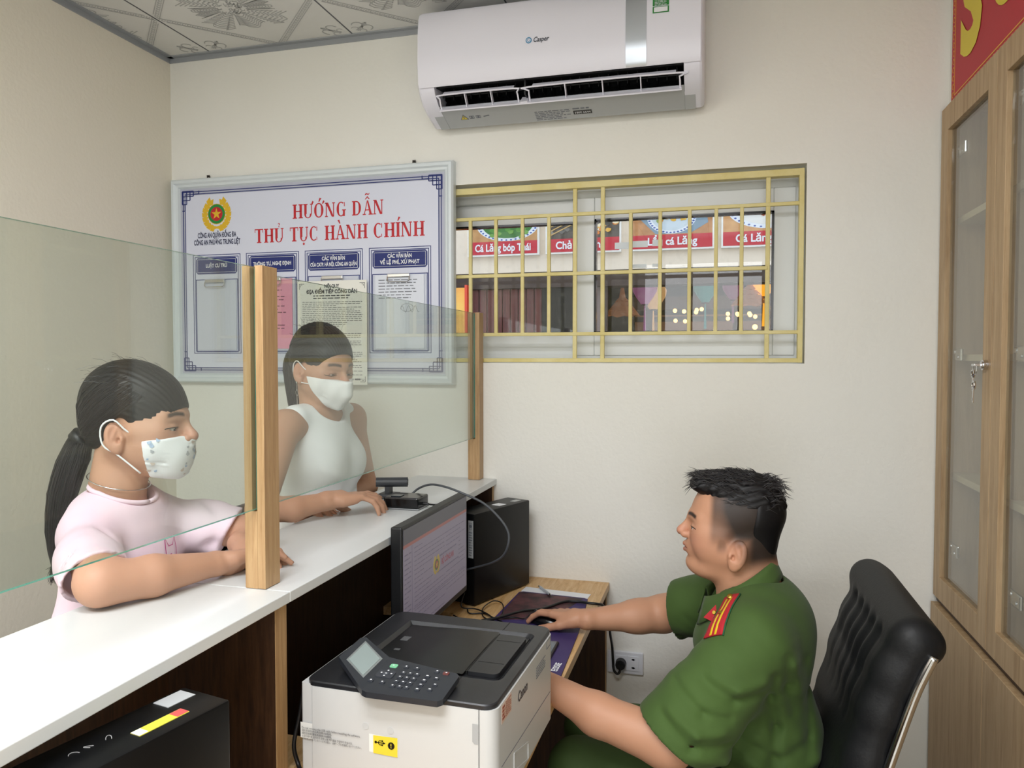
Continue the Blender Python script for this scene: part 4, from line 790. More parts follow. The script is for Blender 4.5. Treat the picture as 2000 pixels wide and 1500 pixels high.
# ---------------- people: implicit surfaces meshed with surface nets ----------------
from mathutils.bvhtree import BVHTree
def axis(lo,hi,fine,h):
    x=lo; out=[x]
    while x<hi:
        st=h
        for a,b,hh in fine:
            if a-1e-9<=x<b: st=min(st,hh)
        x+=st; out.append(x)
    return np.array(out,dtype=np.float32)
class Vox:
    def __init__(s,lo,hi,fx=(),fy=(),fz=(),h=.006):
        s.ax=[axis(lo[0],hi[0],fx,h),axis(lo[1],hi[1],fy,h),axis(lo[2],hi[2],fz,h)]
        s.D=np.full([len(a) for a in s.ax],.2,dtype=np.float32)
    def sl(s,lo,hi):
        out=[]
        for a,l,h in zip(s.ax,lo,hi): i=max(0,int(np.searchsorted(a,l))-1); j=min(len(a),int(np.searchsorted(a,h))+2); out.append(slice(i,max(j,i)))
        return tuple(out)
    def P(s,sl,c): return (s.ax[0][sl[0]][:,None,None]-c[0],s.ax[1][sl[1]][None,:,None]-c[1],s.ax[2][sl[2]][None,None,:]-c[2])
    def comb(s,sl,d,k,op):
        a=s.D[sl]
        if op=='s': d=-d; h=np.clip(.5-.5*(a-d)/k,0,1); s.D[sl]=a*(1-h)+d*h+k*h*(1-h)
        else: h=np.clip(.5+.5*(a-d)/k,0,1); s.D[sl]=a*(1-h)+d*h-k*h*(1-h)
    def cap(s,a,b,ra,rb=None,k=.01,op='u'):
        rb=ra if rb is None else rb; a=np.array(a,float);b=np.array(b,float); r=max(ra,rb); pad=r+k+.02
        sl=s.sl(np.minimum(a,b)-pad,np.maximum(a,b)+pad); x,y,z=s.P(sl,a); d=b-a; L=float(d@d)+1e-12
        h=np.clip((x*d[0]+y*d[1]+z*d[2])/L,0,1)
        q=np.sqrt((x-h*d[0])**2+(y-h*d[1])**2+(z-h*d[2])**2)-(ra+(rb-ra)*h)
        s.comb(sl,q.astype(np.float32),k,op); return s
    def ell(s,c,r,Rm=None,k=.01,op='u'):
        Rm=np.eye(3) if Rm is None else Rm; c=np.array(c,float); r=np.array(r,float)
        ext=np.sqrt(((Rm*r)**2).sum(1))+k+.02
        sl=s.sl(c-ext,c+ext); x,y,z=s.P(sl,c)
        q=[Rm[0,i]*x+Rm[1,i]*y+Rm[2,i]*z for i in range(3)]
        k0=np.sqrt(sum((q[i]/r[i])**2 for i in range(3)))+1e-6; k1=np.sqrt(sum((q[i]/r[i]**2)**2 for i in range(3)))+1e-6
        s.comb(sl,(k0*(k0-1)/k1).astype(np.float32),k,op); return s
    def plane(s,p,n,k=.003,lo=None,hi=None):   # cut away the side n points to (inside a box if given)
        n=np.array(n,float); n/=np.linalg.norm(n); sl=s.sl(lo,hi) if lo is not None else (slice(None),)*3
        x,y,z=s.P(sl,p); d=(x*n[0]+y*n[1]+z*n[2]).astype(np.float32); a=s.D[sl]
        h=np.clip(.5-.5*(a-d)/k,0,1); s.D[sl]=a*(1-h)+d*h+k*h*(1-h); return s
    def fold(s,pts,r,amp,w=(1,1,1)):   # groove (amp>0) or ridge (amp<0) along a line; w weights the axes
        pts=[np.array(p,float) for p in pts]; w=np.array(w,float)
        for a,b in zip(pts,pts[1:]):
            pad=3*r/np.maximum(w,.05); sl=s.sl(np.minimum(a,b)-pad,np.maximum(a,b)+pad)
            if min(x.stop-x.start for x in sl)<2: continue
            x,y,z=s.P(sl,a); x=x*w[0];y=y*w[1];z=z*w[2]; d=(b-a)*w; L=float(d@d)+1e-12
            h=(x*d[0]+y*d[1]+z*d[2])/L; hc=np.clip(h,0,1)
            q=(x-hc*d[0])**2+(y-hc*d[1])**2+(z-hc*d[2])**2
            s.D[sl]+=(amp*np.exp(-q/r**2)).astype(np.float32)
        return s
    def ripple(s,lo,hi,dirs,wl,amp,warp=0):
        sl=s.sl(lo,hi); x,y,z=s.P(sl,(0,0,0)); d=np.array(dirs,float); d/=np.linalg.norm(d)
        s.D[sl]+=(amp*np.sin((x*d[0]+y*d[1]+z*d[2]+warp*np.sin(x*9+y*13+z*11))*6.283/wl)).astype(np.float32); return s
    def mesh(s):
        D=s.D; ins=D<0; n=D.shape
        c=np.zeros([i-1 for i in n],np.uint8)
        for dx in (0,1):
            for dy in (0,1):
                for dz in (0,1): c+=ins[dx:n[0]-1+dx,dy:n[1]-1+dy,dz:n[2]-1+dz]
        idx=np.argwhere((c>0)&(c<8)); ids=np.full(c.shape,-1,np.int32); ids[tuple(idx.T)]=np.arange(len(idx)); del c
        cor=[(a,b,e) for a in (0,1) for b in (0,1) for e in (0,1)]
        val=np.stack([D[idx[:,0]+a,idx[:,1]+b,idx[:,2]+e] for a,b,e in cor],1)
        acc=np.zeros((len(idx),3)); cnt=np.zeros(len(idx))
        for p in range(8):
            for q in range(p+1,8):
                if sum(abs(cor[p][i]-cor[q][i]) for i in range(3))!=1: continue
                m=(val[:,p]<0)!=(val[:,q]<0); t=np.where(m,val[:,p]/(val[:,p]-val[:,q]+1e-12),0)
                for i in range(3): acc[:,i]+=np.where(m,cor[p][i]+(cor[q][i]-cor[p][i])*t,0)
                cnt+=m
        acc/=cnt[:,None]; V=np.empty_like(acc)
        for i in range(3): a=s.ax[i]; V[:,i]=a[idx[:,i]]+acc[:,i]*(a[idx[:,i]+1]-a[idx[:,i]])
        F=[]
        for axn in range(3):
            o1,o2=[(1,2),(2,0),(0,1)][axn]
            A=[slice(None)]*3;B=[slice(None)]*3; A[axn]=slice(0,-1);B[axn]=slice(1,None)
            for q in (o1,o2): A[q]=slice(1,-1);B[q]=slice(1,-1)
            a=ins[tuple(A)];b=ins[tuple(B)]
            e=np.argwhere(a!=b); fl=a[tuple(e.T)]; 
            e[:,o1]+=1; e[:,o2]+=1
            def cid(d1,d2): w_=e.copy(); w_[:,o1]-=d1; w_[:,o2]-=d2; return ids[tuple(w_.T)]
            q=np.stack([cid(1,1),cid(0,1),cid(0,0),cid(1,0)],1); q[~fl]=q[~fl][:,::-1]; F.append(q)
        F=np.concatenate(F); F=F[(F>=0).all(1)]
        return V,F
def vobj(name,V,F,m,parent,color=None):
    me=bpy.data.meshes.new(name); off=np.array(parent['_o'])
    me.vertices.add(len(V)); me.vertices.foreach_set('co',(V-off).astype(np.float32).ravel())
    me.loops.add(len(F)*4); me.loops.foreach_set('vertex_index',F.astype(np.int32).ravel())
    me.polygons.add(len(F)); me.polygons.foreach_set('loop_start',np.arange(len(F),dtype=np.int32)*4)
    me.update(calc_edges=True); me.polygons.foreach_set('use_smooth',[True]*len(F)); me.materials.append(m)
    if color is not None:
        at=me.color_attributes.new('col','FLOAT_COLOR','POINT'); at.data.foreach_set('color',np.concatenate([color,np.ones((len(V),1))],1).astype(np.float32).ravel())
    me.validate(); o=bpy.data.objects.new(name,me); COL.objects.link(o); o.parent=parent; o['_o']=tuple(parent['_o']); return o
def colmat(name,rough,sss=0,bump=None,spec=.5):
    m=mat(name,'C8A080',rough,bump=bump,sss=sss,spec=spec); nt=m.node_tree; a=nt.nodes.new('ShaderNodeAttribute'); a.attribute_name='col'
    nt.links.new(a.outputs['Color'],nt.nodes['Principled BSDF'].inputs['Base Color']); return m
M_skin=colmat('skin',.55,.12,bump=(260,.12,(1,1,1),.001))
M_eye=mat('eye_white','D8D2CC',.15); M_iris=mat('iris_dark','1B120E',.08)
M_hair=mat('black_hair','0D0C0E',.5,spec=.35,bump=(120,.3,(1,1,1),.001))
M_hairg=mat('black_hair_strand','1E1B1E',.34,spec=.6)
def lin(h): return np.array(srgb(h)[:3])
class Head:
    def __init__(s,c,yaw,pitch,sc=1.0,roll=0):
        s.c=np.array(c,float); y,p,r_=R(yaw),R(pitch),R(roll)
        f=np.array([math.cos(y)*math.cos(p),math.sin(y)*math.cos(p),math.sin(p)]); l=np.array([-math.sin(y),math.cos(y),0]); u=np.cross(f,l)
        l2=l*math.cos(r_)+u*math.sin(r_); u2=np.cross(f,l2); s.R=np.stack([f,l2,u2],1); s.s=sc
    def w(s,p): return s.c+s.R@(np.array(p,float)*s.s)
    def loc(s,V): return ((V-s.c)@s.R)/s.s
    def cap(s,V,a,b,ra,rb=None,k=.01,op='u'): V.cap(s.w(a),s.w(b),ra*s.s,None if rb is None else rb*s.s,k,op)
    def ell(s,V,c,r,k=.01,op='u',rot=None): V.ell(s.w(c),np.array(r)*s.s,s.R if rot is None else s.R@rot,k,op)
def rotx(a): c,s_=math.cos(R(a)),math.sin(R(a)); return np.array([[1,0,0],[0,c,-s_],[0,s_,c]])
def roty(a): c,s_=math.cos(R(a)),math.sin(R(a)); return np.array([[c,0,s_],[0,1,0],[-s_,0,c]])
def rotz(a): c,s_=math.cos(R(a)),math.sin(R(a)); return np.array([[c,-s_,0],[s_,c,0],[0,0,1]])
def head_prims(V,h,fat=1.0,open_=.0030,ear=True,ez=-.016,es=1.0,ex=-.008):
    h.ell(V,(-.018,0,.042),(.093,.075,.078),.02)
    h.ell(V,(.028,0,.006),(.070,.064*fat,.096),.03)
    for s_ in (-1,1):
        h.cap(V,(-.012,s_*.052*fat,-.045),(.050,s_*.026*fat,-.088),.022*fat,.019,.024)
        h.ell(V,(.050,s_*.036*fat,-.034),(.034,.027*fat,.040),.035)
        h.cap(V,(.090,s_*.010,.022),(.070,s_*.046,.022),.009,.008,.016)
        h.cap(V,(.062,s_*.050,-.008),(.02,s_*.062,-.010),.012,.010,.020)
    h.ell(V,(.076,0,-.090),(.026,.028,.019),.022)
    h.ell(V,(.079,0,-.054),(.028,.034,.028),.016)
    h.cap(V,(.093,0,.014),(.110,0,-.010),.0070,.0095,.012)
    h.ell(V,(.1155,0,-.018),(.0115,.0130,.0110),.006)
    for s_ in (-1,1):
        h.ell(V,(.105,s_*.0140,-.0235),(.0120,.0080,.0088),.005)
        h.ell(V,(.106,s_*.033,.001),(.016,.018,.010),.014,'s')
        h.ell(V,(.0815,s_*.0315,-.0025),(.0122,.0165,.0110),.005)
    h.cap(V,(.098,-.016,-.0505),(.1055,0,-.0485),.0038,.0052,.004); h.cap(V,(.098,.016,-.0505),(.1055,0,-.0485),.0038,.0052,.004)
    h.cap(V,(.097,-.014,-.0605),(.1030,0,-.0625),.0040,.0062,.004); h.cap(V,(.097,.014,-.0605),(.1030,0,-.0625),.0040,.0062,.004)
    h.ell(V,(.108,0,-.0555),(.013,.024,.0010),.0025,'s')
    h.cap(V,(.104,-.016,-.0740),(.104,.016,-.0740),.0035,.0035,.010,'s')
    for s_ in (-1,1):
        h.ell(V,(.0915,s_*.0335,-.0035),(.012,.0148,open_),.0015,'s')
        h.ell(V,(.113,s_*.0065,-.0315),(.005,.0035,.004),.002,'s')
        if ear:
            Rr=roty(-12)@rotz(-s_*20); E=lambda p: (ex+(p[0]+.008)*es, s_*(.076+(p[1]-.077)*es+ (fat-1)*.03), ez+(p[2]+.014)*es)
            sc=lambda r_: tuple(q*es for q in r_)
            h.ell(V,E((-.008,.080,-.014)),sc((.0185,.0080,.031)),.006,rot=Rr)
            h.ell(V,E((-.002,.076,-.038)),sc((.0095,.0070,.011)),.006)
            h.ell(V,E((-.005,.0900,-.009)),sc((.0120,.0085,.0220)),.003,'s',rot=Rr)
            h.cap(V,E((-.004,.081,.004)),E((-.011,.083,-.018)),.0028,.0030,.003)
            h.ell(V,E((.001,.082,-.019)),sc((.0045,.007,.006)),.002,'s')
            h.ell(V,E((.007,.079,-.017)),sc((.0035,.0045,.006)),.003)
def eyes(h,root,gaze=0):
    for s_ in (-1,1):
        e=bmesh.new(); bmesh.ops.create_uvsphere(e,u_segments=20,v_segments=12,radius=.0112*h.s)
        c=h.w((.0810,s_*.0315,-.0030)); e.verts.index_update(); e.faces.ensure_lookup_table()
        vs=[Vector(v.co)+Vector(c) for v in e.verts]; fs=[[v.index for v in f.verts] for f in e.faces]; e.free()
        g=Vector(h.w((.0810+.02,s_*.0315+gaze,-.0045)))-Vector(c); g.normalize()
        mi=[1 if (sum((vs[i] for i in f),Vector())/len(f)-Vector(c)).normalized().dot(g)>.86 else 0 for f in fs]
        link('eye',vs,fs,None,root,True,[M_eye,M_iris],mi)
def lashes(h,root,bt,z0,ph=.0020,r_=.0009,lo=.0185,hi=.052,drop=0):
    for s_ in (-1,1):
        pts=[]
        for y in np.linspace(lo,hi,9):
            t=(y-lo)/(hi-lo); z=z0+ph*math.sin(t*math.pi)-drop*t; o_=Vector(h.w((.15,s_*(y+.055*t),z))); d=(Vector(h.w((.05,s_*(y-.016*t),z)))-o_).normalized(); hit=bt.ray_cast(o_,d,.2)
            if hit[0] is not None: pts.append(hit[0]-d*.0004)
        if len(pts)>3: MB().tube(pts,r_,5,rs=[r_*.4,r_,r_,r_*.8]).obj('eyelashes',M_hair,root,True)
def hand(V,wr,fw,up,thumb_left=True,S_=1.0,curl=(10,25,15),spread=1.0,thumb=(.8,.55,-.25),tc=25,k=.006,each=None,rw=.026):
    wr=np.array(wr,float); f=np.array(fw,float); f/=np.linalg.norm(f); u=np.array(up,float); u-=f*(u@f); u/=np.linalg.norm(u); l=np.cross(u,f)*(1 if thumb_left else -1)
    W=lambda x,y,z: wr+(f*x+l*y+u*z)*S_
    ks=[(.088,.030),(.094,.010),(.088,-.011),(.078,-.030)]
    fl=[(.042,.026,.021),(.046,.029,.022),(.042,.027,.021),(.033,.021,.019)]; fr=[.0090,.0092,.0088,.0078]
    V.cap(W(-.01,0,0),W(.03,.004,0),rw*S_*.95,.024*S_,k*2)
    for (kx_,ky_),r_ in zip(ks,fr):
        V.cap(W(.018,ky_*.55,-.001),W(kx_,ky_,0),.0155*S_,r_*1.22*S_,.010)
    V.cap(W(.03,.022,-.008),W(.055,.024,-.009),.016*S_,.013*S_,.01); V.cap(W(.03,-.020,-.007),W(.06,-.026,-.006),.015*S_,.011*S_,.01)
    tips=[]
    for i in range(4):
        p=W(ks[i][0],ks[i][1],0); a=0; yaw=R((6,1,-4,-10)[i]*spread); cu=each[i] if each else curl
        r_=fr[i]*S_; 
        for j in range(3):
            a+=R(cu[j]); d=(f*math.cos(yaw)+l*math.sin(yaw))*math.cos(a)-u*math.sin(a); q=p+d*fl[i][j]*S_
            r2=r_*(.93 if j<2 else .86); V.cap(p,q,r_,r2,.0035); p=q; r_=r2
            if j==2: tips.append((q,d,-u*math.cos(a)*-1-(f*math.cos(yaw)+l*math.sin(yaw))*math.sin(a)*-1,r_))
    p=W(.022,.020,-.008); d=f*thumb[0]+l*thumb[1]+u*thumb[2]; d/=np.linalg.norm(d)
    q=p+d*.042*S_; V.cap(p,q,.0165*S_,.0125*S_,.010)
    d2=d*math.cos(R(tc))+(f*.9-l*.35)*math.sin(R(tc)); d2/=np.linalg.norm(d2); q2=q+d2*.032*S_; V.cap(q,q2,.0118*S_,.0105*S_,.004)
    d3=d2*math.cos(R(tc))+(f*.8-l*.6)*math.sin(R(tc)); d3/=np.linalg.norm(d3); q3=q2+d3*.024*S_; V.cap(q2,q3,.0105*S_,.0090*S_,.004)
    tips.append((q3,d3,u*.6+l*.6,.009*S_)); return tips
def nails(tips,root,col='D9A593'):
    for q,d,n,r_ in tips:
        d=Vector(d).normalized(); n=Vector(n); n=(n-d*n.dot(d)).normalized(); s_=d.cross(n)
        c=Vector(q)+n*r_*.72+d*r_*.25; vs=[];fs=[]
        for i in range(5):
            for j in range(5): x=(i/4-.5)*2; y=(j/4-.5)*2; vs.append(c+d*x*r_*.62+s_*y*r_*.62*(1-.18*abs(x))+n*(r_*.26*(1-.75*y*y)-.10*r_*x*x))
        for i in range(4):
            for j in range(4): a=i*5+j; fs.append((a,a+5,a+6,a+1))
        link('fingernail',vs,fs,mat('nail',col,.3),root,True)
def smooth01(x,a,b): t=np.clip((x-a)/(b-a),0,1); return t*t*(3-2*t)
def skin_color(V,h,base,lip,hairf=None,brow=True,browc='1A1312',tips=None):
    L=h.loc(V); x,y,z=L.T; n=len(V); C_=np.tile(lin(base),(n,1)); ins=(np.abs(L)<.14).all(1)
    def mixc(w_,c): 
        w_=(w_*ins)[:,None]; C_[:]=C_*(1-w_)+lin(c)*w_
    rs=np.random.RandomState(3); nz=np.sin(x*900+y*700)*np.sin(z*800+y*500)
    ch=np.exp(-(((x-.07)/.03)**2+((np.abs(y)-.045)/.025)**2+((z+.03)/.028)**2)); mixc(ch*.45,'C17F6E')
    nt_=np.exp(-(((x-.120)/.02)**2+(y/.018)**2+((z+.020)/.016)**2)); mixc(nt_*.45,'C47C6C')
    er=np.exp(-(((np.abs(y)-.085)/.012)**2+((x+.008)/.03)**2+((z+.015)/.035)**2)); mixc(er*.3,'C98672')
    lp=np.exp(-(((z+.0555)/.0088)**4+(y/.020)**4))*smooth01(x,.092,.100); mixc(lp*.75,lip)
    if brow:
        zb=.0245+.004*np.cos((np.abs(y)-.030)*60)-.10*np.maximum(np.abs(y)-.034,0)
        bw=np.exp(-((z-zb)/.0045)**4)*smooth01(np.abs(y),.011,.017)*(1-smooth01(np.abs(y),.046,.054))*smooth01(x,.05,.065)*(.9+.08*nz); mixc(np.clip(bw*1.15,0,1)*.97,browc)
    ll=np.exp(-((z-.0002-.001*np.cos((np.abs(y)-.0315)*90))/.0016)**2)*np.exp(-((np.abs(y)-.0315)/.0155)**4)*smooth01(x,.080,.088); mixc(ll*.5,'3E2A22')
    if hairf is not None:
        hw,hc=hairf(x,y,z,nz); mixc(hw,hc)
    return C_
def decal(name,pts,o,rt,up,bv,off,m_,parent,sub=6,th=.0012,lim=.12):
    # polygon mesh draped on a garment: dense strip grid between pts[0..3] (quad), raycast along the normal
    o=Vector(o);rt=Vector(rt).normalized();up=Vector(up).normalized();n=rt.cross(up).normalized()
    a,b,c,d=[Vector((p[0],p[1],0)) for p in pts]; vs=[];fs=[]
    for i in range(sub+1):
        for j in range(sub+1):
            s_,t=i/sub,j/sub; q=(a*(1-s_)+b*s_)*(1-t)+(d*(1-s_)+c*s_)*t; w_=o+rt*q.x+up*q.y
            hit=bv.ray_cast(w_+n*lim,-n,lim*2.2); p=(hit[0] if hit[0] is not None else w_)+n*off; vs.append(p)
    k=len(vs); vs+= [v+n*th for v in vs]
    for i in range(sub):
        for j in range(sub): q=i*(sub+1)+j; fs+=[(q,q+1,q+sub+2,q+sub+1),(k+q,k+q+sub+1,k+q+sub+2,k+q+1)]
    rim=[i*(sub+1) for i in range(sub+1)]+[sub*(sub+1)+j for j in range(1,sub+1)]+[i*(sub+1)+sub for i in range(sub-1,-1,-1)]+[j for j in range(sub-1,0,-1)]
    for q,r_ in zip(rim,rim[1:]+rim[:1]): fs.append((q,r_,k+r_,k+q))
    return link(name,vs,fs,m_,parent,True)
def bvh(V,F): return BVHTree.FromPolygons([tuple(v) for v in V],[tuple(int(i) for i in f) for f in F])
def strand(mb,pts,r,n=4): mb.tube(pts,r,n,rs=[r,r*.9,r*.12])

# ======================= officer =======================
def officer():
    root=thing('person','seated man in green short-sleeved uniform with red shoulder boards using a mouse','person',(.12,1.83,.0))
    h=Head((.039,1.845,1.117),180,2,1.005)
    V=Vox((-.62,1.45,.36),(.36,2.36,1.27),fx=[(-.56,-.32,.003),(-.10,.16,.0024)],fy=[(1.74,1.95,.0024),(1.98,2.16,.003)],fz=[(.745,.83,.003),(.98,1.26,.0024)])
    head_prims(V,h,1.12,.0022,ez=-.046,es=1.12,ex=-.012)
    h.ell(V,(.035,0,-.100),(.052,.048,.026),.025)
    V.cap(h.w((-.026,0,-.045)),(.070,1.845,.955),.063,.066,.03); V.cap(h.w((-.040,0,-.02)),(.100,1.845,.98),.046,.050,.03)
    V.ell((.085,1.845,.80),(.095,.15,.16),k=.03); V.ell((.09,1.845,.62),(.11,.13,.14),k=.04); V.ell((.13,1.845,.53),(.12,.14,.08),k=.04)
    V.cap((.075,1.68,.89),(.07,2.00,.89),.05,.05,.03)
    # left arm (near) and right arm (far)
    V.cap((.06,1.655,.895),(-.095,1.60,.705),.062,.050,.03); V.cap((-.090,1.60,.702),(-.245,1.625,.735),.052,.044,.02); V.cap((-.245,1.625,.735),(-.385,1.655,.782),.043,.028,.02)
    V.cap((.05,2.03,.905),(-.14,2.135,.800),.058,.048,.03); V.cap((-.14,2.135,.798),(-.21,2.10,.797),.050,.044,.02); V.cap((-.20,2.105,.797),(-.338,2.045,.795),.044,.027,.02)
    tr=hand(V,(-.345,2.043,.797),(-.88,.40,-.02),(0,.10,1),False if False else True,1.0,each=[(4,30,14),(8,32,16),(14,36,20),(20,40,24)],thumb=(.75,.42,-.32),tc=16)
    tl=hand(V,(-.395,1.658,.785),(-.97,.22,-.06),(0,0,1),False,1.0,each=[(12,30,20)]*4,thumb=(.8,.5,-.3))
    Vt,F=V.mesh()
    def hf(x,y,z,nz):
        side=smooth01(-x,-.058,-.040)*smooth01(z,-.040,-.004)
        back=smooth01(-x,.006,.050)*smooth01(z,-.100-.35*np.minimum(x+.05,0),-.050)
        dens=.50+.34*smooth01(z,-.02,.06)+.46*smooth01(-x,-.036,.020)
        burn=smooth01(-x,-.040,-.026)*(1-smooth01(-x,-.018,-.006))*smooth01(z,-.056,-.030)*.5
        w_=np.maximum(np.maximum(side*np.clip(dens,0,.97),back*.97),burn)
        return np.clip(w_,0,1),'1A1613'
    body=vobj('body',Vt,F,M_skin,root,skin_color(Vt,h,'C08E70','9E6056',hf,tips=None))
    eyes(h,root); nails(tr,root); bb=bvh(Vt,F); lashes(h,root,bb,-.0008,.0016)
    # --- hair: swept top ---
    HV=Vox((-.12,1.73,1.08),(.19,1.96,1.29),h=.0028)
    h.ell(HV,(-.022,0,.052),(.096,.074,.080),.01)
    h.ell(HV,(.030,0,.094),(.060,.056,.024),.025,rot=roty(-8)); h.ell(HV,(.074,0,.095),(.026,.046,.016),.02,rot=roty(8)); h.ell(HV,(-.048,0,.090),(.048,.054,.028),.02)
    HV.plane(h.w((-.02,0,.056)),h.R@np.array([.10,0,-1.]),.010)
    h.ell(HV,(.104,0,.020),(.05,.09,.062),.01,'s')
    hv,hf_=HV.mesh(); 
    L=h.loc(hv); r_=np.sin(L[:,1]*620+np.sin(L[:,0]*60)*2.2)*.0011+np.sin(L[:,0]*150+L[:,2]*420)*.0010
    nrm_=(hv-h.w((-.02,0,.03))); nrm_/=np.linalg.norm(nrm_,axis=1)[:,None]; hv=hv+nrm_*r_[:,None]
    ho=vobj('hair',hv,hf_,M_hair,root)
    BH_=Vox((-.06,1.73,.99),(.20,1.96,1.22),h=.003)    # short hair at the back and nape
    h.ell(BH_,(-.024,0,.040),(.0945,.0765,.082),.01); h.ell(BH_,(-.058,0,-.035),(.044,.050,.060),.03)
    BH_.plane(h.w((-.040,0,0)),h.R@np.array([1.,0,.12]),.012); BH_.plane(h.w((0,0,.085)),h.R@np.array([0,0,1.]),.004); BH_.plane(h.w((-.06,0,-.088)),h.R@np.array([.5,0,-1.]),.006)
    bv_,bf_=BH_.mesh(); vobj('nape_hair',bv_,bf_,M_hair,root)
    bt=bvh(hv,hf_); rr=random.Random(5); m=MB()
    for i in range(1300):
        x0=rr.uniform(-.10,.085); y0=rr.uniform(-.076,.076)
        o_=Vector(h.w((x0,y0,.25))); dn=-Vector(h.R[:,2]); hit=bt.ray_cast(o_,dn,.3)
        if hit[0] is None: continue
        f_=Vector(h.R[:,0]); l_=Vector(h.R[:,1]); u_=Vector(h.R[:,2])
        back=x0<-.055
        dr=(f_*(-1 if back else 1)*rr.uniform(.6,1)+l_*rr.uniform(-.45,.45)+(u_*rr.uniform(-.08,.28) if not back else u_*rr.uniform(-.5,.3))).normalized()
        Ln=rr.uniform(.020,.042) if not back else rr.uniform(.015,.038)
        p=hit[0]-u_*.004; q=p+dr*Ln*.5+u_*.006; e=p+dr*Ln+u_*rr.uniform(-.008,.006)
        strand(m,[p,q,e],rr.uniform(.0005,.0011))
    for i in range(26):   # spiky fringe and cowlick
        fr_=i<14; y0=rr.uniform(-.05,.05); p=Vector(h.w((.085 if fr_ else -.085,y0,.095 if fr_ else .088)))
        f_=Vector(h.R[:,0]); u_=Vector(h.R[:,2]); dr=(f_*(1 if fr_ else -1)+Vector(h.R[:,1])*rr.uniform(-.4,.4)+u_*rr.uniform(-.5,.1)).normalized(); Ln=rr.uniform(.018,.038)
        strand(m,[p,p+dr*Ln*.55+u_*.002,p+dr*Ln-u_*rr.uniform(0,.012)],rr.uniform(.0007,.0013))
    m.obj('hair_strands',M_hairg,root)
    # --- shirt ---
    G=Vox((-.22,1.46,.42),(.40,2.22,1.06),h=.0052)
    G.ell((.085,1.845,.82),(.135,.195,.155),k=.03); G.ell((.085,1.845,.64),(.160,.185,.17),k=.05); G.ell((.125,1.845,.52),(.165,.190,.09),k=.05)
    G.cap((.085,1.69,.910),(.075,2.00,.905),.072,.068,.05); G.cap((.10,1.76,.945),(.095,1.93,.945),.060,.060,.05); G.ell((.12,1.845,.90),(.10,.15,.10),k=.05)
    G.cap((.075,1.675,.895),(-.060,1.612,.735),.083,.088,.045); G.cap((-.02,1.63,.78),(-.13,1.59,.655),.088,.096,.02)
    G.plane((-.081,1.612,.712),(-.63,-.12,-.78),.003,(-.5,1.3,.45),(.10,1.72,.80))
    G.cap((.06,2.02,.900),(-.06,2.085,.845),.078,.074,.03); G.cap((-.06,2.085,.845),(-.15,2.135,.79),.074,.080,.02)
    G.plane((-.092,2.105,.80),(-.95,.35,-.18),.003,(-.5,1.98,.55),(-.02,2.40,1.0))
    # open cuffs and neck
    G.cap((-.02,1.632,.775),(-.22,1.56,.56),.070,.092,.004,'s'); G.cap((-.03,2.07,.85),(-.25,2.19,.75),.062,.072,.004,'s')
    G.cap((.092,1.845,.965),(.05,1.845,1.10),.070,.078,.006,'s'); G.ell((.015,1.845,.955),(.040,.030,.055),k=.008,op='s')
    xz=(1,.02,1)
    for p,r_,a in (
        (((-.075,1.5,.84),(-.02,1.5,.80),(.03,1.5,.79)),.010,.006),(((-.085,1.5,.80),(-.03,1.5,.765),(.02,1.5,.765)),.011,-.007),
        (((-.10,1.5,.785),(-.04,1.5,.735),(.03,1.5,.735)),.010,.006),(((.00,1.5,.87),(.05,1.5,.845),(.10,1.5,.855)),.012,-.006),(((-.02,1.5,.855),(.04,1.5,.822),(.10,1.5,.83)),.010,.005),
        (((.12,1.5,.86),(.115,1.5,.80),(.13,1.5,.72),(.12,1.5,.64)),.012,.010),(((.145,1.5,.90),(.150,1.5,.82),(.165,1.5,.75)),.010,.005),(((.165,1.5,.88),(.18,1.5,.80)),.010,-.006),
        (((.05,1.5,.70),(.13,1.5,.655),(.20,1.5,.68)),.014,.009),(((.07,1.5,.665),(.14,1.5,.615),(.22,1.5,.64)),.014,-.010),(((.05,1.5,.63),(.13,1.5,.575),(.22,1.5,.595)),.013,.010),(((.06,1.5,.59),(.14,1.5,.535),(.22,1.5,.55)),.013,-.009),(((.02,1.5,.56),(.10,1.5,.515),(.20,1.5,.51)),.012,.009),
        (((-.125,1.5,.745),(-.07,1.5,.70)),.006,.0015),(((.19,1.5,.86),(.205,1.5,.76),(.20,1.5,.66)),.012,.007),
        (((-.03,1.5,.72),(.03,1.5,.69),(.09,1.5,.70)),.013,-.007),(((-.05,1.5,.69),(.02,1.5,.665),(.08,1.5,.665)),.010,.006)):
        G.fold(p,r_,a,xz)
    for q,(a,r_) in enumerate(((.004,.010),(-.004,.012),(.004,.009))): G.fold(((-.10,2.13,.86-.02*q),(-.03,2.08,.80-.02*q)),r_,a)
    G.ripple((-.22,1.46,.42),(.40,2.22,1.06),(1,.5,.8),.085,.0014,.03)
    sv,sf=G.mesh(); M_green_=mat('uniform_green','405A22',.82,bump=(700,.22,(1,1,1),.0006),sheen=.06,noise=(5,'3A521E'))
    sh=vobj('uniform_shirt',sv,sf,M_green_,root); bs=bvh(sv,sf)
    # placket seam and buttons
    # collar: folded band around the neck
    vs=[];fs=[];N=40
    for i in range(N+1):
        t=i/N; ph=R(24+312*t); fr_=abs(t-.5)*2
        dx,dy=-math.cos(ph)*-1,-math.sin(ph)   # dx=+1 at the back... computed below
        dx=-math.cos(ph); dx=-dx if False else dx
        cx,cy=.052,1.845
        zt=.997+.050*(-math.cos(ph))
        wd=.034+.026*fr_**4
        for j in range(6):
            q=j/5; out=[0,.005,.009,.015,.021,.027][j]; dz=[-.016,.004,.006,-.25*wd,-.62*wd,-wd][j]
            vs.append((cx+(-math.cos(ph))*(.072+out),cy+dy*(.078+out),zt+dz))
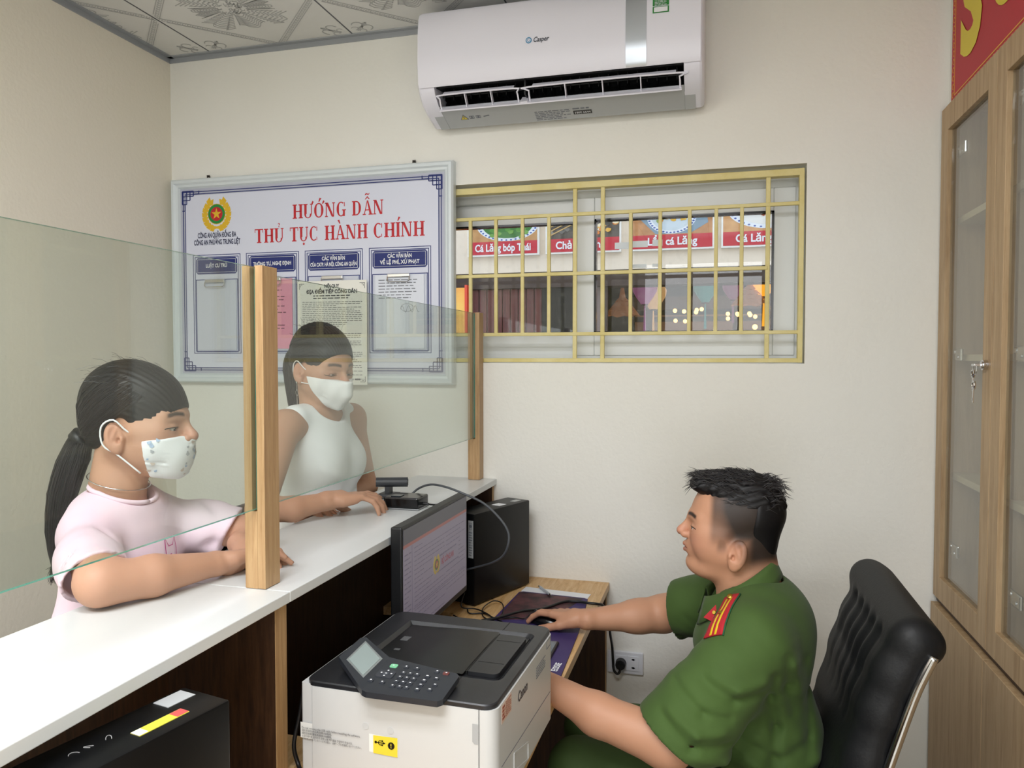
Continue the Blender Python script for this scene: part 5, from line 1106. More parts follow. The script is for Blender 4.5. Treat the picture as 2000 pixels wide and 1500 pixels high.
    for i in range(N):
        for j in range(5): a=i*6+j; fs.append((a,a+6,a+7,a+1))
    co=link('collar',vs,fs,M_green_,root,True); so2=co.modifiers.new('t','SOLIDIFY'); so2.thickness=.0035; so2.offset=0
    bc=bvh(np.array(vs),np.array([list(f) for f in fs]))
    # shoulder board
    a,b=Vector((.040,1.742,.992)),Vector((.000,1.640,.915)); up_=(a-b).normalized(); vn_=Vector((-.28,-.62,.73)); rt_=up_.cross(vn_).normalized(); vn2=rt_.cross(up_)
    if rt_.x<0: rt_=-rt_
    mid=(a+b)/2
    e=decal('shoulder_board',[(-.025,-.064),(.024,-.064),(.020,.058),(-.020,.058)],mid,rt_,up_,bs,.0015,mat('felt_red','B51F2B',.8,bump=(900,.3,(1,1,1),.0006)),root,8,.004)
    de=lambda nm,q,m_,off,th=.0008: decal(nm,q,mid,rt_,up_,bs,off,m_,e,5,th)
    for s_ in (-1,1): de('gold_stripe',[(s_*.0062-.0028,-.0635),(s_*.0062+.0028,-.0635),(s_*.0062+.0028,.045),(s_*.0062-.0028,.045)],mat('braid_yellow','E3C622',.5),.0056)
    de('green_piping',[(.0235,-.065),(.0270,-.065),(.0230,.059),(.0195,.059)],mat('piping_green','1F5A3A',.7),.0005,.004)
    bt_=bs.ray_cast(mid+up_*.050+vn2*.1,-vn2,.2)[0]; 
    if bt_ is not None:
        o=MB().cyl(bt_+vn2*.005,bt_+vn2*.0085,.0075,16,.006).obj('button',M_lead,e,True)
    bt2=bs.ray_cast(mid-up_*.006+vn2*.1,-vn2,.2)[0]
    if bt2 is not None:
        m=MB(); st=[((.0075 if i%2==0 else .003)*math.cos(R(90+36*i)),(.0075 if i%2==0 else .003)*math.sin(R(90+36*i))) for i in range(10)]
        m.poly(st,bt2+vn2*.0065,rt_,up_,.0015); m.obj('rank_star',M_lead,e)
    # collar tab on the leaf
    tn=Vector((-.35,-.80,.45)).normalized(); tu=Vector((.55,.15,.8)); tu=(tu-tn*tu.dot(tn)).normalized(); trr=tu.cross(tn)
    if trr.x<0: trr=-trr
    cpos=bc.ray_cast(Vector((-.005,1.745,.945))+tn*.1,-tn,.25)[0] or Vector((-.005,1.775,.945))
    mm=MB().add([cpos+tn*.004+trr*x+tu*y for x,y in ((-.013,-.024),(.011,-.018),(.013,.024),(-.008,.016))]+[cpos+trr*x+tu*y for x,y in ((-.013,-.024),(.011,-.018),(.013,.024),(-.008,.016))],[(0,1,2,3),(0,4,5,1),(1,5,6,2),(2,6,7,3),(3,7,4,0)])
    ctb=mm.obj('collar_tab',mat('felt_red','B51F2B'),root)
    MB().cyl(cpos+tn*.004,cpos+tn*.0065,.0055,14,.004).obj('tab_badge',M_lead,ctb)
    for p in ((-.052,1.835,.905),(-.056,1.835,.80)):
        hh=bs.ray_cast(Vector(p)+Vector((-.12,0,0)),(1,0,0),.3)[0]
        if hh is not None: MB().cyl(hh,hh+Vector((-.003,0,0)),.0055,12).obj('shirt_button',M_lead,root)
    # trousers, shoes
    T=Vox((-.52,1.58,.03),(.38,2.12,.66),h=.008)
    for y in (1.745,1.945):
        T.cap((.14,y,.535),(-.31,y,.545),.088,.068,.04); T.cap((-.31,y,.540),(-.27,y,.12),.064,.052,.02)
    T.ell((.14,1.845,.53),(.145,.180,.085),k=.04); T.plane((0,0,.06),(0,0,-1),.004)
    for y in (1.745,1.945):
        for q in range(5): T.fold(((.05-.07*q,y-.08,.60),(.0-.07*q,y-.06,.50)),.016,.006 if q%2 else -.006)
    tv,tf=T.mesh(); vobj('uniform_trousers',tv,tf,mat('uniform_green_dark','34491C',.8,bump=(600,.2,(1,1,1),.0006)),root)
    Q=Vox((-.46,1.68,.0),(-.16,2.02,.14),h=.006)
    for y in (1.745,1.945): Q.cap((-.25,y,.045),(-.38,y,.035),.042,.036,.02); Q.cap((-.265,y,.06),(-.265,y,.11),.046,.048,.02)
    Q.plane((0,0,.002),(0,0,-1),.002); qv,qf=Q.mesh(); vobj('shoes',qv,qf,M_blackg,root)
    return root
officer()
# mouse
ms=thing('computer_mouse','black computer mouse on the mat under the officer\'s right hand','mouse',(-.465,2.095,.7566))
Mv=Vox((-.54,2.03,.74),(-.38,2.16,.81),h=.0025); md=rotz(155)
Mv.ell((-.465,2.092,.7625),(.055,.031,.027),md,k=.01); Mv.plane((0,0,.7568),(0,0,-1),.002); Mv.fold([(-.515,2.115,.78),(-.47,2.094,.80)],.002,.0012)
a_,b_=Mv.mesh(); vobj('mouse_body',a_,b_,M_blackg,ms)
MB().cyl(Vector((-.497,2.103,.782)),Vector((-.4945,2.108,.782)),.007,14).obj('scroll_wheel',M_dgrey,ms)

# ======================= office chair =======================
def chair():
    root=thing('office_chair','black leather office chair with chrome side rails behind the seated officer','chair',(.16,1.83,0))
    V=Vox((.02,1.50,.40),(.50,2.16,1.06),h=.006)
    # backrest: curved profile, wide soft pad
    prof=[(.225,.50),(.265,.60),(.300,.70),(.325,.80),(.352,.88),(.385,.945)]
    for (x0,z0),(x1,z1) in zip(prof,prof[1:]):
        for t in np.linspace(0,1,4):
            x=x0+(x1-x0)*t; z=z0+(z1-z0)*t; V.cap((x,1.655,z),(x,2.025,z),.042,.042,.02)
    V.cap((.385,1.655,.955),(.372,2.035,.968),.044,.046,.02); V.cap((.410,1.655,.942),(.400,2.035,.957),.032,.034,.02)
    for z0,y0 in ((.93,1.70),(.93,1.76),(.93,1.82),(.93,1.88),(.93,1.95)):
        V.fold([(.33,y0,.95),(.29,y0+.01,.86),(.26,y0+.015,.76)],.010,.008)
        V.fold([(.33,y0+.03,.95),(.29,y0+.04,.86)],.012,-.004)
    V.fold([(.24,1.62,.80),(.24,1.68,.62)],.006,.004)
    v,f=V.mesh(); vobj('backrest',v,f,M_leather,root)
    W_=Vox((-.22,1.50,.36),(.30,2.18,.50),h=.008)
    W_.ell((.03,1.84,.425),(.225,.235,.040),k=.01); W_.cap((-.16,1.66,.425),(-.16,2.02,.425),.036,.036,.03); W_.cap((.18,1.66,.43),(.18,2.02,.43),.035,.035,.03)
    v,f=W_.mesh(); vobj('seat',v,f,M_leather,root)
    for y in (1.612,2.068):
        dy=-.0
        m=MB().tube([(.412,y,.935),(.397,y,.90),(.378,y,.85),(.345,y,.74),(.310,y,.62),(.262,y,.50),(.22,y,.43),(.16,y,.395),(.0,y,.385),(-.12,y,.388)],.0095,10,smoothn=4); o=m.obj('side_rail',M_chrome,root,True)
    for y0,y1 in ((1.612,2.068),):
        MB().tube([(.03,y0,.386),(.03,y1,.386)],.012,10).tube([(.12,y0,.39),(.12,y1,.39)],.012,10).obj('cross_bar',M_chrome,root)
    for y in (1.60,2.08):
        m=MB().tube([(.30,y,.60),(.20,y,.645),(.05,y,.65),(-.06,y,.64),(-.10,y,.58),(-.08,y,.44),(-.06,y,.39)],.014,10,smoothn=4); m.obj('armrest',M_black,root,True)
    MB().cyl((.05,1.84,.10),(.05,1.84,.39),.028,16).obj('gas_column',M_black,root)
    for i in range(5):
        a=R(72*i+20); e=Vector((.05+.27*math.cos(a),1.84+.27*math.sin(a),.085)); MB().tube([(.05,1.84,.115),tuple(e)],.02,8,rs=[.024,.014]).obj('base_leg',M_chrome,root)
        MB().cyl(e+Vector((0,-.012,-.055)),e+Vector((0,.012,-.055)),.028,14).cyl(e+Vector((0,0,-.04)),e,.008,8).obj('caster',M_black,root)
chair()
# ======================= the two visitors =======================
def slick_hair(root,h,tie,mask_pl,seed,n=420,rad=(.098,.080,.084),cen=(-.018,0,.044),face=(.060,0,-.010),face_r=(.062,.078,.078),earc=(-.008,-.016)):
    cen=np.array(cen); rad=np.array(rad)
    lo=h.c-.16; hi=h.c+.16
    V=Vox(lo,hi,h=.0021)
    h.ell(V,cen,rad,.01); h.ell(V,(-.055,0,.0),(.052,.066,.075),.025)
    h.ell(V,(.030,0,.010),(.0725,.0670,.0975),.02)
    h.ell(V,face,face_r,.006,'s')
    for s_ in (-1,1): h.ell(V,(earc[0]+.006,s_*.080,earc[1]-.004),(.022,.030,.036),.006,'s')
    V.plane(h.w((-.05,0,-.055)),h.R@np.array([.25,0,-1.]),.012)
    v,f=V.mesh(); L=h.loc(v); t=np.array(tie)
    # shallow combed grooves running towards the tie
    d=L-t; az=np.arctan2(d[:,1],d[:,2]+.02); gr_=np.sin(az*95+np.sin(L[:,0]*40))*.0005+.0002
    nn=L-cen; nn/=np.linalg.norm(nn,axis=1)[:,None]; v=v+(nn@h.R.T)*gr_[:,None]*h.s
    o=vobj('hair',v,f,M_hair,root); bt=bvh(v,f); rr=random.Random(seed); m=MB()
    for i in range(n):
        a=rr.uniform(-1.75,1.75); st=np.array([.074*math.cos(a*.55)+rr.uniform(-.09,0),math.sin(a)*.074,cen[2]+math.cos(a)*.086])
        pts=[]
        for q in np.linspace(0,1,9):
            p=st*(1-q)+t*q; dd=p-cen; k=np.linalg.norm(dd/rad); p2=cen+dd/max(k,1e-3)*1.25
            w0=Vector(h.w(p2)); w1=Vector(h.w(cen)); dr=(w1-w0).normalized(); hit=bt.ray_cast(w0,dr,.2)
            if hit[0] is None: continue
            lift=.0008+.0022*rr.random()*math.sin(q*3.14)
            pts.append(hit[0]-dr*lift*h.s)
        ok=len(pts)>4 and all((pts[j+1]-pts[j]).length<.045 for j in range(len(pts)-1))
        if ok: m.tube(pts,.0006,3,rs=[.0003,.0007,.0007,.0004])
    if m.v: m.obj('hair_strands',M_hairg,root,True)
    return o,bt
def ponytail(root,path,rads,seed,n=90):
    m=MB(); m.tube(path,.02,14,rs=rads,smoothn=6); o=m.obj('ponytail',M_hair,root,True); rr=random.Random(seed); m=MB(); P=catmull([Vector(p) for p in path],6); k=len(P)
    for i in range(n):
        a=rr.uniform(0,6.283); pts=[]
        for j in range(0,k,3):
            r_=float(np.interp(j/(k-1),np.linspace(0,1,len(rads)),rads))*rr.uniform(.98,1.06); pts.append(P[j]+Vector((math.cos(a+.2*j/k),math.sin(a+.2*j/k),0))*r_)
        e=pts[-1]+Vector((rr.uniform(-.01,.01),rr.uniform(-.01,.01),-rr.uniform(.005,.04))); pts.append(e); m.tube(pts,.0009,3,rs=[.0009,.0009,.0003])
    m.obj('hair_strands',M_hairg,root,True)
def visitor(kind):
    W=kind=='woman'
    if W:
        root=thing('person','standing woman in a white sleeveless top and white face mask behind the glass','person',(-1.16,2.07,0))
        h=Head((-1.150,2.060,1.492),-20,-16,.97,roll=0); NB=(-1.172,2.075,1.36); SR=(-1.185,1.915,1.318); SL=(-1.150,2.245,1.318); byaw=-8
        sho=.036
    else:
        root=thing('person','girl with a black ponytail in a pale pink T-shirt and patterned face mask','person',(-1.16,1.27,0))
        h=Head((-1.133,1.283,1.383),17,-5,.97); NB=(-1.165,1.262,1.250); SR=(-1.158,1.178,1.170); SL=(-1.152,1.365,1.160); byaw=0
        sho=.034
    if W:
        V=Vox((-1.40,1.52,.30),(-.80,2.44,1.66),fx=[(-1.25,-1.03,.0028),(-1.03,-.86,.003)],fy=[(1.76,1.96,.003),(1.96,2.17,.0026)],fz=[(1.08,1.17,.003),(1.37,1.64,.0026)],h=.007)
    else:
        V=Vox((-1.40,.92,.30),(-.80,1.62,1.54),fx=[(-1.25,-1.0,.0026),(-.96,-.82,.003)],fy=[(1.17,1.42,.0026)],fz=[(1.085,1.16,.003),(1.25,1.52,.0026)],h=.006)
    head_prims(V,h,1.0 if W else 1.03,.0012 if W else .0030,ez=-.024,es=1.0)
    V.cap(h.w((-.025,0,-.05)),NB,.050,.054,.025)
    V.cap(SR,SL,.045,.045,.04)
    nb=np.array(NB)
    if W:
        V.ell(nb+(0,0,-.15),(.078,.125,.13),k=.03); V.ell(nb+(.0,0,-.40),(.085,.12,.17),k=.05)
        V.cap(SR,(-1.10,1.655,1.135),.043,.034,.03); V.cap((-1.10,1.655,1.135),(-1.045,1.715,1.128),.034,.032,.015); V.cap((-1.045,1.715,1.128),(-.990,1.797,1.136),.031,.0225,.012)
        V.cap(SL,(-1.115,2.285,1.09),.042,.034,.03); V.cap((-1.115,2.285,1.09),(-1.135,1.95,1.045),.034,.023,.015)
        # right hand resting on the reader
        t1_=hand(V,(-.985,1.802,1.138),(.62,.78,.02),(-.10,.0,1),True,.98,each=[(2,16,12),(12,34,16),(20,36,18),(26,34,18)],spread=2.0,thumb=(.6,.7,-.45),tc=8)
        t2_=hand(V,(-1.120,1.885,1.078),(.92,-.36,.26),(-.2,.0,1),False,.88,each=[(20,28,20)]*4,thumb=(.6,.8,-.3),tc=10)
    else:
        V.ell(nb+(0,0,-.15),(.070,.100,.13),k=.03); V.ell(nb+(.0,0,-.40),(.09,.11,.17),k=.05)
        V.cap(SR,(-1.010,1.050,1.138),.042,.038,.03); V.cap((-1.000,1.040,1.132),(-.962,1.12,1.128),.037,.036,.02); V.cap((-.962,1.12,1.128),(-.925,1.245,1.119),.036,.0225,.012)
        V.cap(SL,(-.985,1.455,1.130),.040,.035,.03); V.cap((-.990,1.455,1.130),(-.975,1.395,1.119),.034,.024,.012)
        t1_=hand(V,(-.921,1.252,1.119),(.42,.90,0),(-.55,.2,.8),True,.84,each=[(14,26,14)]*4,thumb=(.7,.5,.1),tc=16)
        t2_=hand(V,(-.972,1.390,1.119),(.93,-.28,-.02),(.1,.0,1),False,.80,each=[(12,30,20)]*4,thumb=(.7,.5,-.2),tc=16)
    Vt,F=V.mesh()
    col=skin_color(Vt,h,'C4977C' if W else 'C1947A','A8685E',None,browc='3A2A24' if W else '2B211E')
    vobj('body',Vt,F,M_skin,root,col); eyes(h,root); nails(t1_,root,'D8AFA0'); 
    bb=bvh(Vt,F); lashes(h,root,bb,-.0040 if W else -.0010,-.0018 if W else .0018,.0010,drop=.001)
    # hair
    if W:
        o,bt=slick_hair(root,h,(-.112,0,-.010),None,3,950,rad=(.101,.082,.086),face=(.100,0,-.018),face_r=(.068,.090,.080))
        p=[h.w((-.095,0,.005)),h.w((-.120,.0,-.01)),h.w((-.125,.004,-.055)),h.w((-.108,.005,-.12)),h.w((-.100,.006,-.18))]
        ponytail(root,p,[.034,.036,.034,.026,.012],4,110)
        tie=h.w((-.115,0,-.004))
    else:
        o,bt=slick_hair(root,h,(-.108,0,-.036),None,8,1100,rad=(.098,.084,.087),face=(.106,0,-.034),face_r=(.070,.092,.074))
        p=[h.w((-.088,0,-.030)),h.w((-.112,.0,-.043)),h.w((-.126,.0,-.090)),h.w((-.143,.0,-.16)),h.w((-.150,.0,-.24)),h.w((-.150,.0,-.315))]
        ponytail(root,p,[.022,.021,.029,.027,.020,.005],9,150)
        a=Vector(h.w((-.107,0,-.036))); b=Vector(h.w((-.118,0,-.050))); m=MB().cyl(a,b,.0235,16); m.obj('hair_tie',M_black,root,True)
    # stray hairs
    rr=random.Random(12 if W else 13); m=MB()
    for i in range(60):
        a=rr.uniform(-1.3,1.3); q=rr.uniform(-.08,.07); p=Vector(h.w((q,.078*math.sin(a),.044+.086*math.cos(a)*math.sqrt(max(.05,1-(q+.018)**2/.0104)))))
        d=(Vector(h.R[:,0])*-rr.uniform(.3,1)+Vector(h.R[:,2])*rr.uniform(-.3,.5)+Vector(h.R[:,1])*rr.uniform(-.5,.5)).normalized(); Ln=rr.uniform(.02,.045); u_=Vector(h.R[:,2])
        m.tube([p,p+d*Ln*.5+u_*.004,p+d*Ln],.0003,3)
    m.obj('stray_hairs',M_hairg,root)
    # face mask
    lo=h.c-.17; hi=h.c+.17
    Mk=Vox(lo,hi,h=.0026)
    fr_=1.0 if W else 1.03
    h.ell(Mk,(.028,0,.006),(.0755,.0700*fr_,.100),.02)
    for s_ in (-1,1):
        h.cap(Mk,(-.012,s_*.052,-.045),(.050,s_*.026,-.088),.027,.024,.024); h.ell(Mk,(.052,s_*.038,-.034),(.039,.032,.045),.024)
    h.ell(Mk,(.078,0,-.090),(.030,.034,.024),.022)
    if W:
        h.cap(Mk,(.100,0,.004),(.125,0,-.020),.008,.010,.012); h.cap(Mk,(.128,0,-.022),(.132,0,-.055),.010,.010,.02); h.ell(Mk,(.095,0,-.050),(.038,.045,.045),.02); h.cap(Mk,(.132,0,-.052),(.105,0,-.098),.010,.012,.02)
        Mk.plane(h.w((.05,0,-.021)),h.R@np.array([-.10,0,1.]),.003)          # top edge
        for s_ in (-1,1):
            Mk.plane(h.w((.030,s_*.062,-.030)),h.R@np.array([-1.,s_*.15,-.05]),.003,None,None) if s_==1 else None
            Mk.plane(h.w((.030,s_*.060,-.045)),h.R@np.array([-.72,s_*.10,-.62]),.003)
        Mk.plane(h.w((.085,0,-.118)),h.R@np.array([.0,0,-1.]),.003)
        Mk.fold([h.w((.045,-.062,-.022)),h.w((.09,-.045,-.022)),h.w((.128,0,-.026)),h.w((.09,.045,-.022)),h.w((.045,.062,-.022))],.0025,.0016)
        Mk.fold([h.w((.045,-.060,-.060)),h.w((.09,-.042,-.072)),h.w((.125,0,-.078)),h.w((.09,.042,-.072))],.003,-.0014)
    else:
        h.cap(Mk,(.095,0,.000),(.112,0,-.020),.009,.011,.012); h.ell(Mk,(.084,0,-.055),(.037,.047,.044),.02)
        Mk.plane(h.w((.05,0,-.026)),h.R@np.array([-.16,0,1.]),.003)
        Mk.plane(h.w((.038,0,0)),h.R@np.array([-1.,0,-.12]),.003)
        Mk.plane(h.w((.06,0,-.106)),h.R@np.array([-.15,0,-1.]),.003)
        for z in (-.030,-.050,-.070): Mk.fold([h.w((.03,-.07,z)),h.w((.075,-.055,z-.002)),h.w((.128,0,z-.004)),h.w((.075,.055,z-.002)),h.w((.03,.07,z))],.0022,.0015); Mk.fold([h.w((.03,-.07,z-.005)),h.w((.075,-.055,z-.007)),h.w((.128,0,z-.009)),h.w((.075,.055,z-.007)),h.w((.03,.07,z-.005))],.0025,-.0010)
    # hollow: subtract the head
    mv,mf=Mk.mesh()
    if W: mm_=mat('mask_white','F0F1F2',.65)
    else: mm_=mat('mask_patterned','ECEEF0',.65)
    mk=vobj('face_mask',mv,mf,mm_,root); bm_=bvh(mv,mf)
    if not W:
        rr=random.Random(3)
        for i in range(46):
            y=rr.uniform(-.055,.055); z=rr.uniform(-.10,-.012); o_=Vector(h.w((.20,y,z))) if abs(y)<.03 else Vector(h.w((.12,y*3.2,z))); dr=(Vector(h.w((.03,y*.6,z)))-o_).normalized(); hit=bm_.ray_cast(o_,dr,.3)
            if hit[0] is None or h.loc(np.array([tuple(hit[0])]))[0][0]<.046: continue
            n_=hit[1] if hit[1].dot(dr)<0 else -hit[1]; u_=Vector(h.R[:,2]); u_=(u_-n_*u_.dot(n_)).normalized(); r_=u_.cross(n_)
            k=rr.choice([0,0,1,2]); s_=rr.uniform(.0022,.0042); a0=rr.uniform(0,6)
            pts=[((s_*(1+.35*math.sin(3*q+a0)))*math.cos(q),(s_*(1+.35*math.cos(2*q+a0)))*math.sin(q)) for q in np.linspace(0,5.7,11)]
            MB().poly(pts,hit[0]+n_*.0006,r_,u_,.0003).obj('mask_print',mat(('print_sky_grey','print_grey_animal','print_beige_animal')[k],('A9BDD6','B4B7BC','CDBFB4')[k],.6),mk)
    for s_ in (-1,1):
        e=lambda p: tuple(h.w((p[0],s_*p[1],p[2])))
        if W:
            MB().tube([e((.034,.068,-.016)),e((.010,.078,-.004)),e((-.010,.090,.012)),e((-.026,.088,-.004)),e((-.022,.084,-.034)),e((.0,.078,-.050)),e((.034,.066,-.048))],.0016,6,smoothn=4).obj('ear_loop',mm_,mk,True)
        else:
            MB().tube([e((.042,.068,-.018)),e((.015,.076,-.010)),e((-.008,.089,.012)),e((-.030,.090,-.004)),e((-.026,.086,-.040)),e((.0,.078,-.058)),e((.042,.064,-.094))],.0018,6,smoothn=4).obj('ear_loop',mm_,mk,True)
    # garment
    if W:
        G=Vox((-1.36,1.80,.92),(-1.00,2.36,1.40),h=.0045); c=nb
        G.ell(c+(.0,0,-.14),(.105,.150,.155),k=.03); G.ell(c+(.005,0,-.34),(.108,.150,.16),k=.06); G.ell(c+(.0,0,-.42),(.118,.160,.10),k=.05)
        G.ell(c+(.060,-.065,-.165),(.055,.062,.065),k=.04); G.ell(c+(.062,.070,-.165),(.055,.062,.065),k=.04)
        G.cap((-1.178,1.955,1.336),(-1.160,2.200,1.336),.043,.043,.03); G.ell(c+(-.01,0,-.04),(.075,.11,.05),k=.03)
        G.cap(c+(.010,0,.0),c+(.030,0,.06),.062,.085,.010,'s'); G.ell(c+(.050,0,.010),(.060,.074,.050),k=.010,op='s')
        # armholes
        for s_,S0 in ((-1,SR),(1,SL)):
            S0=np.array(S0); G.plane(S0+(0,-s_*.006,0),(0.0,s_*1.,.10),.004,(-1.5,(1.5 if s_<0 else S0[1]-.03),1.13),(-.9,(S0[1]+.03 if s_<0 else 2.6),1.5)); G.cap(S0+(.0,s_*.040,-.030),S0+(.01,s_*.040,-.155),.052,.050,.008,'s')
        G.plane((0,0,.95),(0,0,-1),.003)
        for q,(p,a) in enumerate(((((-1.08,1.95,1.24),(-1.05,2.02,1.19)),.003),(((-1.07,1.93,1.20),(-1.05,2.0,1.16)),-.003),(((-1.06,2.20,1.14),(-1.05,2.10,1.10),(-1.06,2.0,1.08)),.004),(((-1.06,2.20,1.12),(-1.05,2.10,1.08)),-.004),(((-1.07,1.92,1.13),(-1.05,2.0,1.15)),.004),(((-1.07,1.92,1.10),(-1.05,2.02,1.12)),-.004))): G.fold(p,.012,a,(.4,1,1))
        gv,gf=G.mesh(); M_=mat('white_knit','F2F4F6',.8,bump=(900,.15,(1,1,1),.0005),sheen=.1); gm=vobj('sleeveless_top',gv,gf,M_,root)
        for s_ in (-1,1):
            e=Vector(h.w((-.004,s_*.083,-.052))); MB().cyl(e,e+Vector((0,0,-.004)),.0028,10).obj('earring',M_chrome,root)
            MB().tube([e,e+Vector((0,0,-.020)),e+Vector((.004,0,-.032)),e+Vector((0,.002,-.042)),e+Vector((-.004,0,-.032)),e+Vector((0,0,-.022))],.0007,5,smoothn=3).tube([e+Vector((0,0,-.042)),e+Vector((.001,0,-.070))],.0005,4).obj('earring_drop',M_chrome,root)
    else:
        G=Vox((-1.36,1.00,.70),(-.95,1.58,1.27),h=.0045); c=nb
        G.ell(c+(.0,.01,-.13),(.100,.125,.145),k=.03); G.ell(c+(.0,0,-.33),(.125,.150,.17),k=.06); G.ell(c+(.0,0,-.45),(.130,.155,.10),k=.05)
        G.cap((-1.162,1.190,1.182),(-1.152,1.345,1.174),.050,.048,.03); G.ell(c+(-.005,0,-.035),(.070,.085,.040),k=.03)
        G.cap(SR,(-1.085,1.108,1.142),.047,.053,.03); G.cap((-1.10,1.118,1.148),(-1.030,1.066,1.128),.053,.057,.02); G.plane((-1.046,1.070,1.126),(.78,-.36,-.50),.003,(-1.3,.9,1.02),(-.9,1.14,1.24))
        G.cap(SL,(-1.070,1.415,1.145),.052,.054,.03); G.cap((-1.08,1.410,1.148),(-1.02,1.440,1.130),.054,.056,.02); G.plane((-1.030,1.435,1.132),(.80,.36,-.46),.003,(-1.3,1.36,1.02),(-.9,1.7,1.24))
        G.cap((-1.055,1.076,1.136),(-.98,1.025,1.11),.043,.052,.003,'s'); G.cap((-1.018,1.440,1.132),(-.95,1.478,1.115),.036,.046,.003,'s')
        G.cap(c+(.006,0,-.004),c+(.025,0,.06),.056,.075,.006,'s'); G.ell(c+(.040,0,.0),(.045,.052,.034),k=.008,op='s')
        G.plane((0,0,.76),(0,0,-1),.003)
        for p,a,r_ in ((((-1.08,1.14,1.20),(-1.06,1.12,1.10),(-1.05,1.13,1.0)),.006,.012),(((-1.06,1.18,1.18),(-1.04,1.18,1.08),(-1.03,1.19,.98)),-.004,.013),(((-1.05,1.40,1.20),(-1.04,1.38,1.12),(-1.03,1.36,1.02)),.006,.012),(((-1.05,1.43,1.19),(-1.04,1.42,1.10)),-.005,.010),(((-1.12,1.08,1.21),(-1.07,1.06,1.17)),.003,.010),(((-1.13,1.10,1.16),(-1.08,1.08,1.12)),-.004,.010),(((-1.04,1.30,1.16),(-1.03,1.29,1.06)),.004,.012)): G.fold(p,r_,a,(.5,1,1))
        gv,gf=G.mesh(); M_=mat('pale_pink_cotton','F3E1EB',.85,bump=(800,.2,(1,1,1),.0005),noise=(4,'F0D0E2'),sheen=.1); gm=vobj('t_shirt',gv,gf,M_,root); bg=bvh(gv,gf)
        # neck rib
        P=[]
        for q in range(33):
            a=2*math.pi*q/32; P.append(c+np.array([.014+.060*math.cos(a),.062*math.sin(a),.002-.024*max(0,math.cos(a))+.010*max(0,-math.cos(a))]))
        MB().tube([tuple(p) for p in P],.0045,8).obj('neck_rib',M_,gm,True)
        # printed cat with a bow on the chest
        o=Vector((-1.02,1.300,1.105)); r_=Vector((0,1,0)); u_=Vector((0,0,1)); nn=r_.cross(u_)
        def pr_(nm,poly,col):
            vs=[]
            for x,y in poly:
                hit=bg.ray_cast(o+r_*x+u_*y+nn*.15,-nn,.35); p=hit[0] if hit[0] is not None else o; vs.append(p+nn*.0028)
            k=len(vs); return MB().add(vs,[(i,i+1,k-1-i-1,k-1-i) for i in range(k//2-1)]).obj(nm,mat('print_'+nm,col,.6),gm)
        def stroke(nm,pts,wd,col):
            pts=[Vector((a,b,0)) for a,b in pts]; L_=[];Rr=[]
            for i,p in enumerate(pts):
                d=(pts[min(i+1,len(pts)-1)]-pts[max(i-1,0)]).normalized(); nx=Vector((-d.y,d.x,0))*wd/2; L_.append((p+nx)[:2]); Rr.append((p-nx)[:2])
            return pr_(nm,L_+Rr[::-1],col)
        stroke('cat_outline',[(-.022,-.055),(-.022,-.02),(-.024,.01),(-.026,.048),(-.016,.030),(-.002,.030),(.006,.048),(.010,.020),(.012,-.01),(.014,-.03)],.0022,'C24C8C')
        stroke('cat_whiskers',[(-.020,-.004),(-.010,-.004),(-.006,-.008)],.002,'C24C8C'); stroke('cat_eye',[(-.012,.012),(-.006,.012)],.002,'C24C8C')
        for s_ in (-1,1):
            stroke('bow',[(0,-.045),(s_*.006,-.040),(s_*.012,-.034),(s_*.014,-.030)],.012,'C8358A')
            stroke('bow',[(0,-.048),(s_*.004,-.065),(s_*.008,-.085)],.010,'C8358A')
        # necklace
        P=[]
        for q in range(40):
            a=2*math.pi*q/39; P.append(tuple(c+np.array([.004+.056*math.cos(a),.058*math.sin(a),.018-.016*math.cos(a)])))
        MB().tube(P,.0012,5).obj('necklace',M_chrome,root,True)
    # lower body
    x0,y0=(root['_o'][0]-.01,root['_o'][1]); T=Vox((x0-.2,y0-.25,.02),(x0+.2,y0+.25,1.04),h=.009)
    T.ell((x0,y0,.86 if W else .80),(.11,.155,.13),k=.04)
    for s_ in (-1,1): T.cap((x0,y0+s_*.075,.80 if W else .74),(x0,y0+s_*.08,.46),.078,.055,.03); T.cap((x0,y0+s_*.08,.46),(x0,y0+s_*.08,.09),.054,.042,.02)
    T.plane((0,0,.06),(0,0,-1),.003); a,b=T.mesh(); vobj('trousers',a,b,mat('denim_dark','2B3240',.8) if W else mat('jersey_black','222226',.8),root)
    Q=Vox((x0-.15,y0-.2,0),(x0+.2,y0+.2,.12),h=.007)
    for s_ in (-1,1): Q.cap((x0-.03,y0+s_*.08,.04),(x0+.10,y0+s_*.085,.034),.038,.032,.01); Q.cap((x0-.02,y0+s_*.08,.05),(x0-.02,y0+s_*.08,.09),.042,.042,.02)
    Q.plane((0,0,.002),(0,0,-1),.002); a,b=Q.mesh(); vobj('shoes',a,b,mat('shoe_grey_white','C9C9C9',.6),root)
visitor('woman'); visitor('girl')
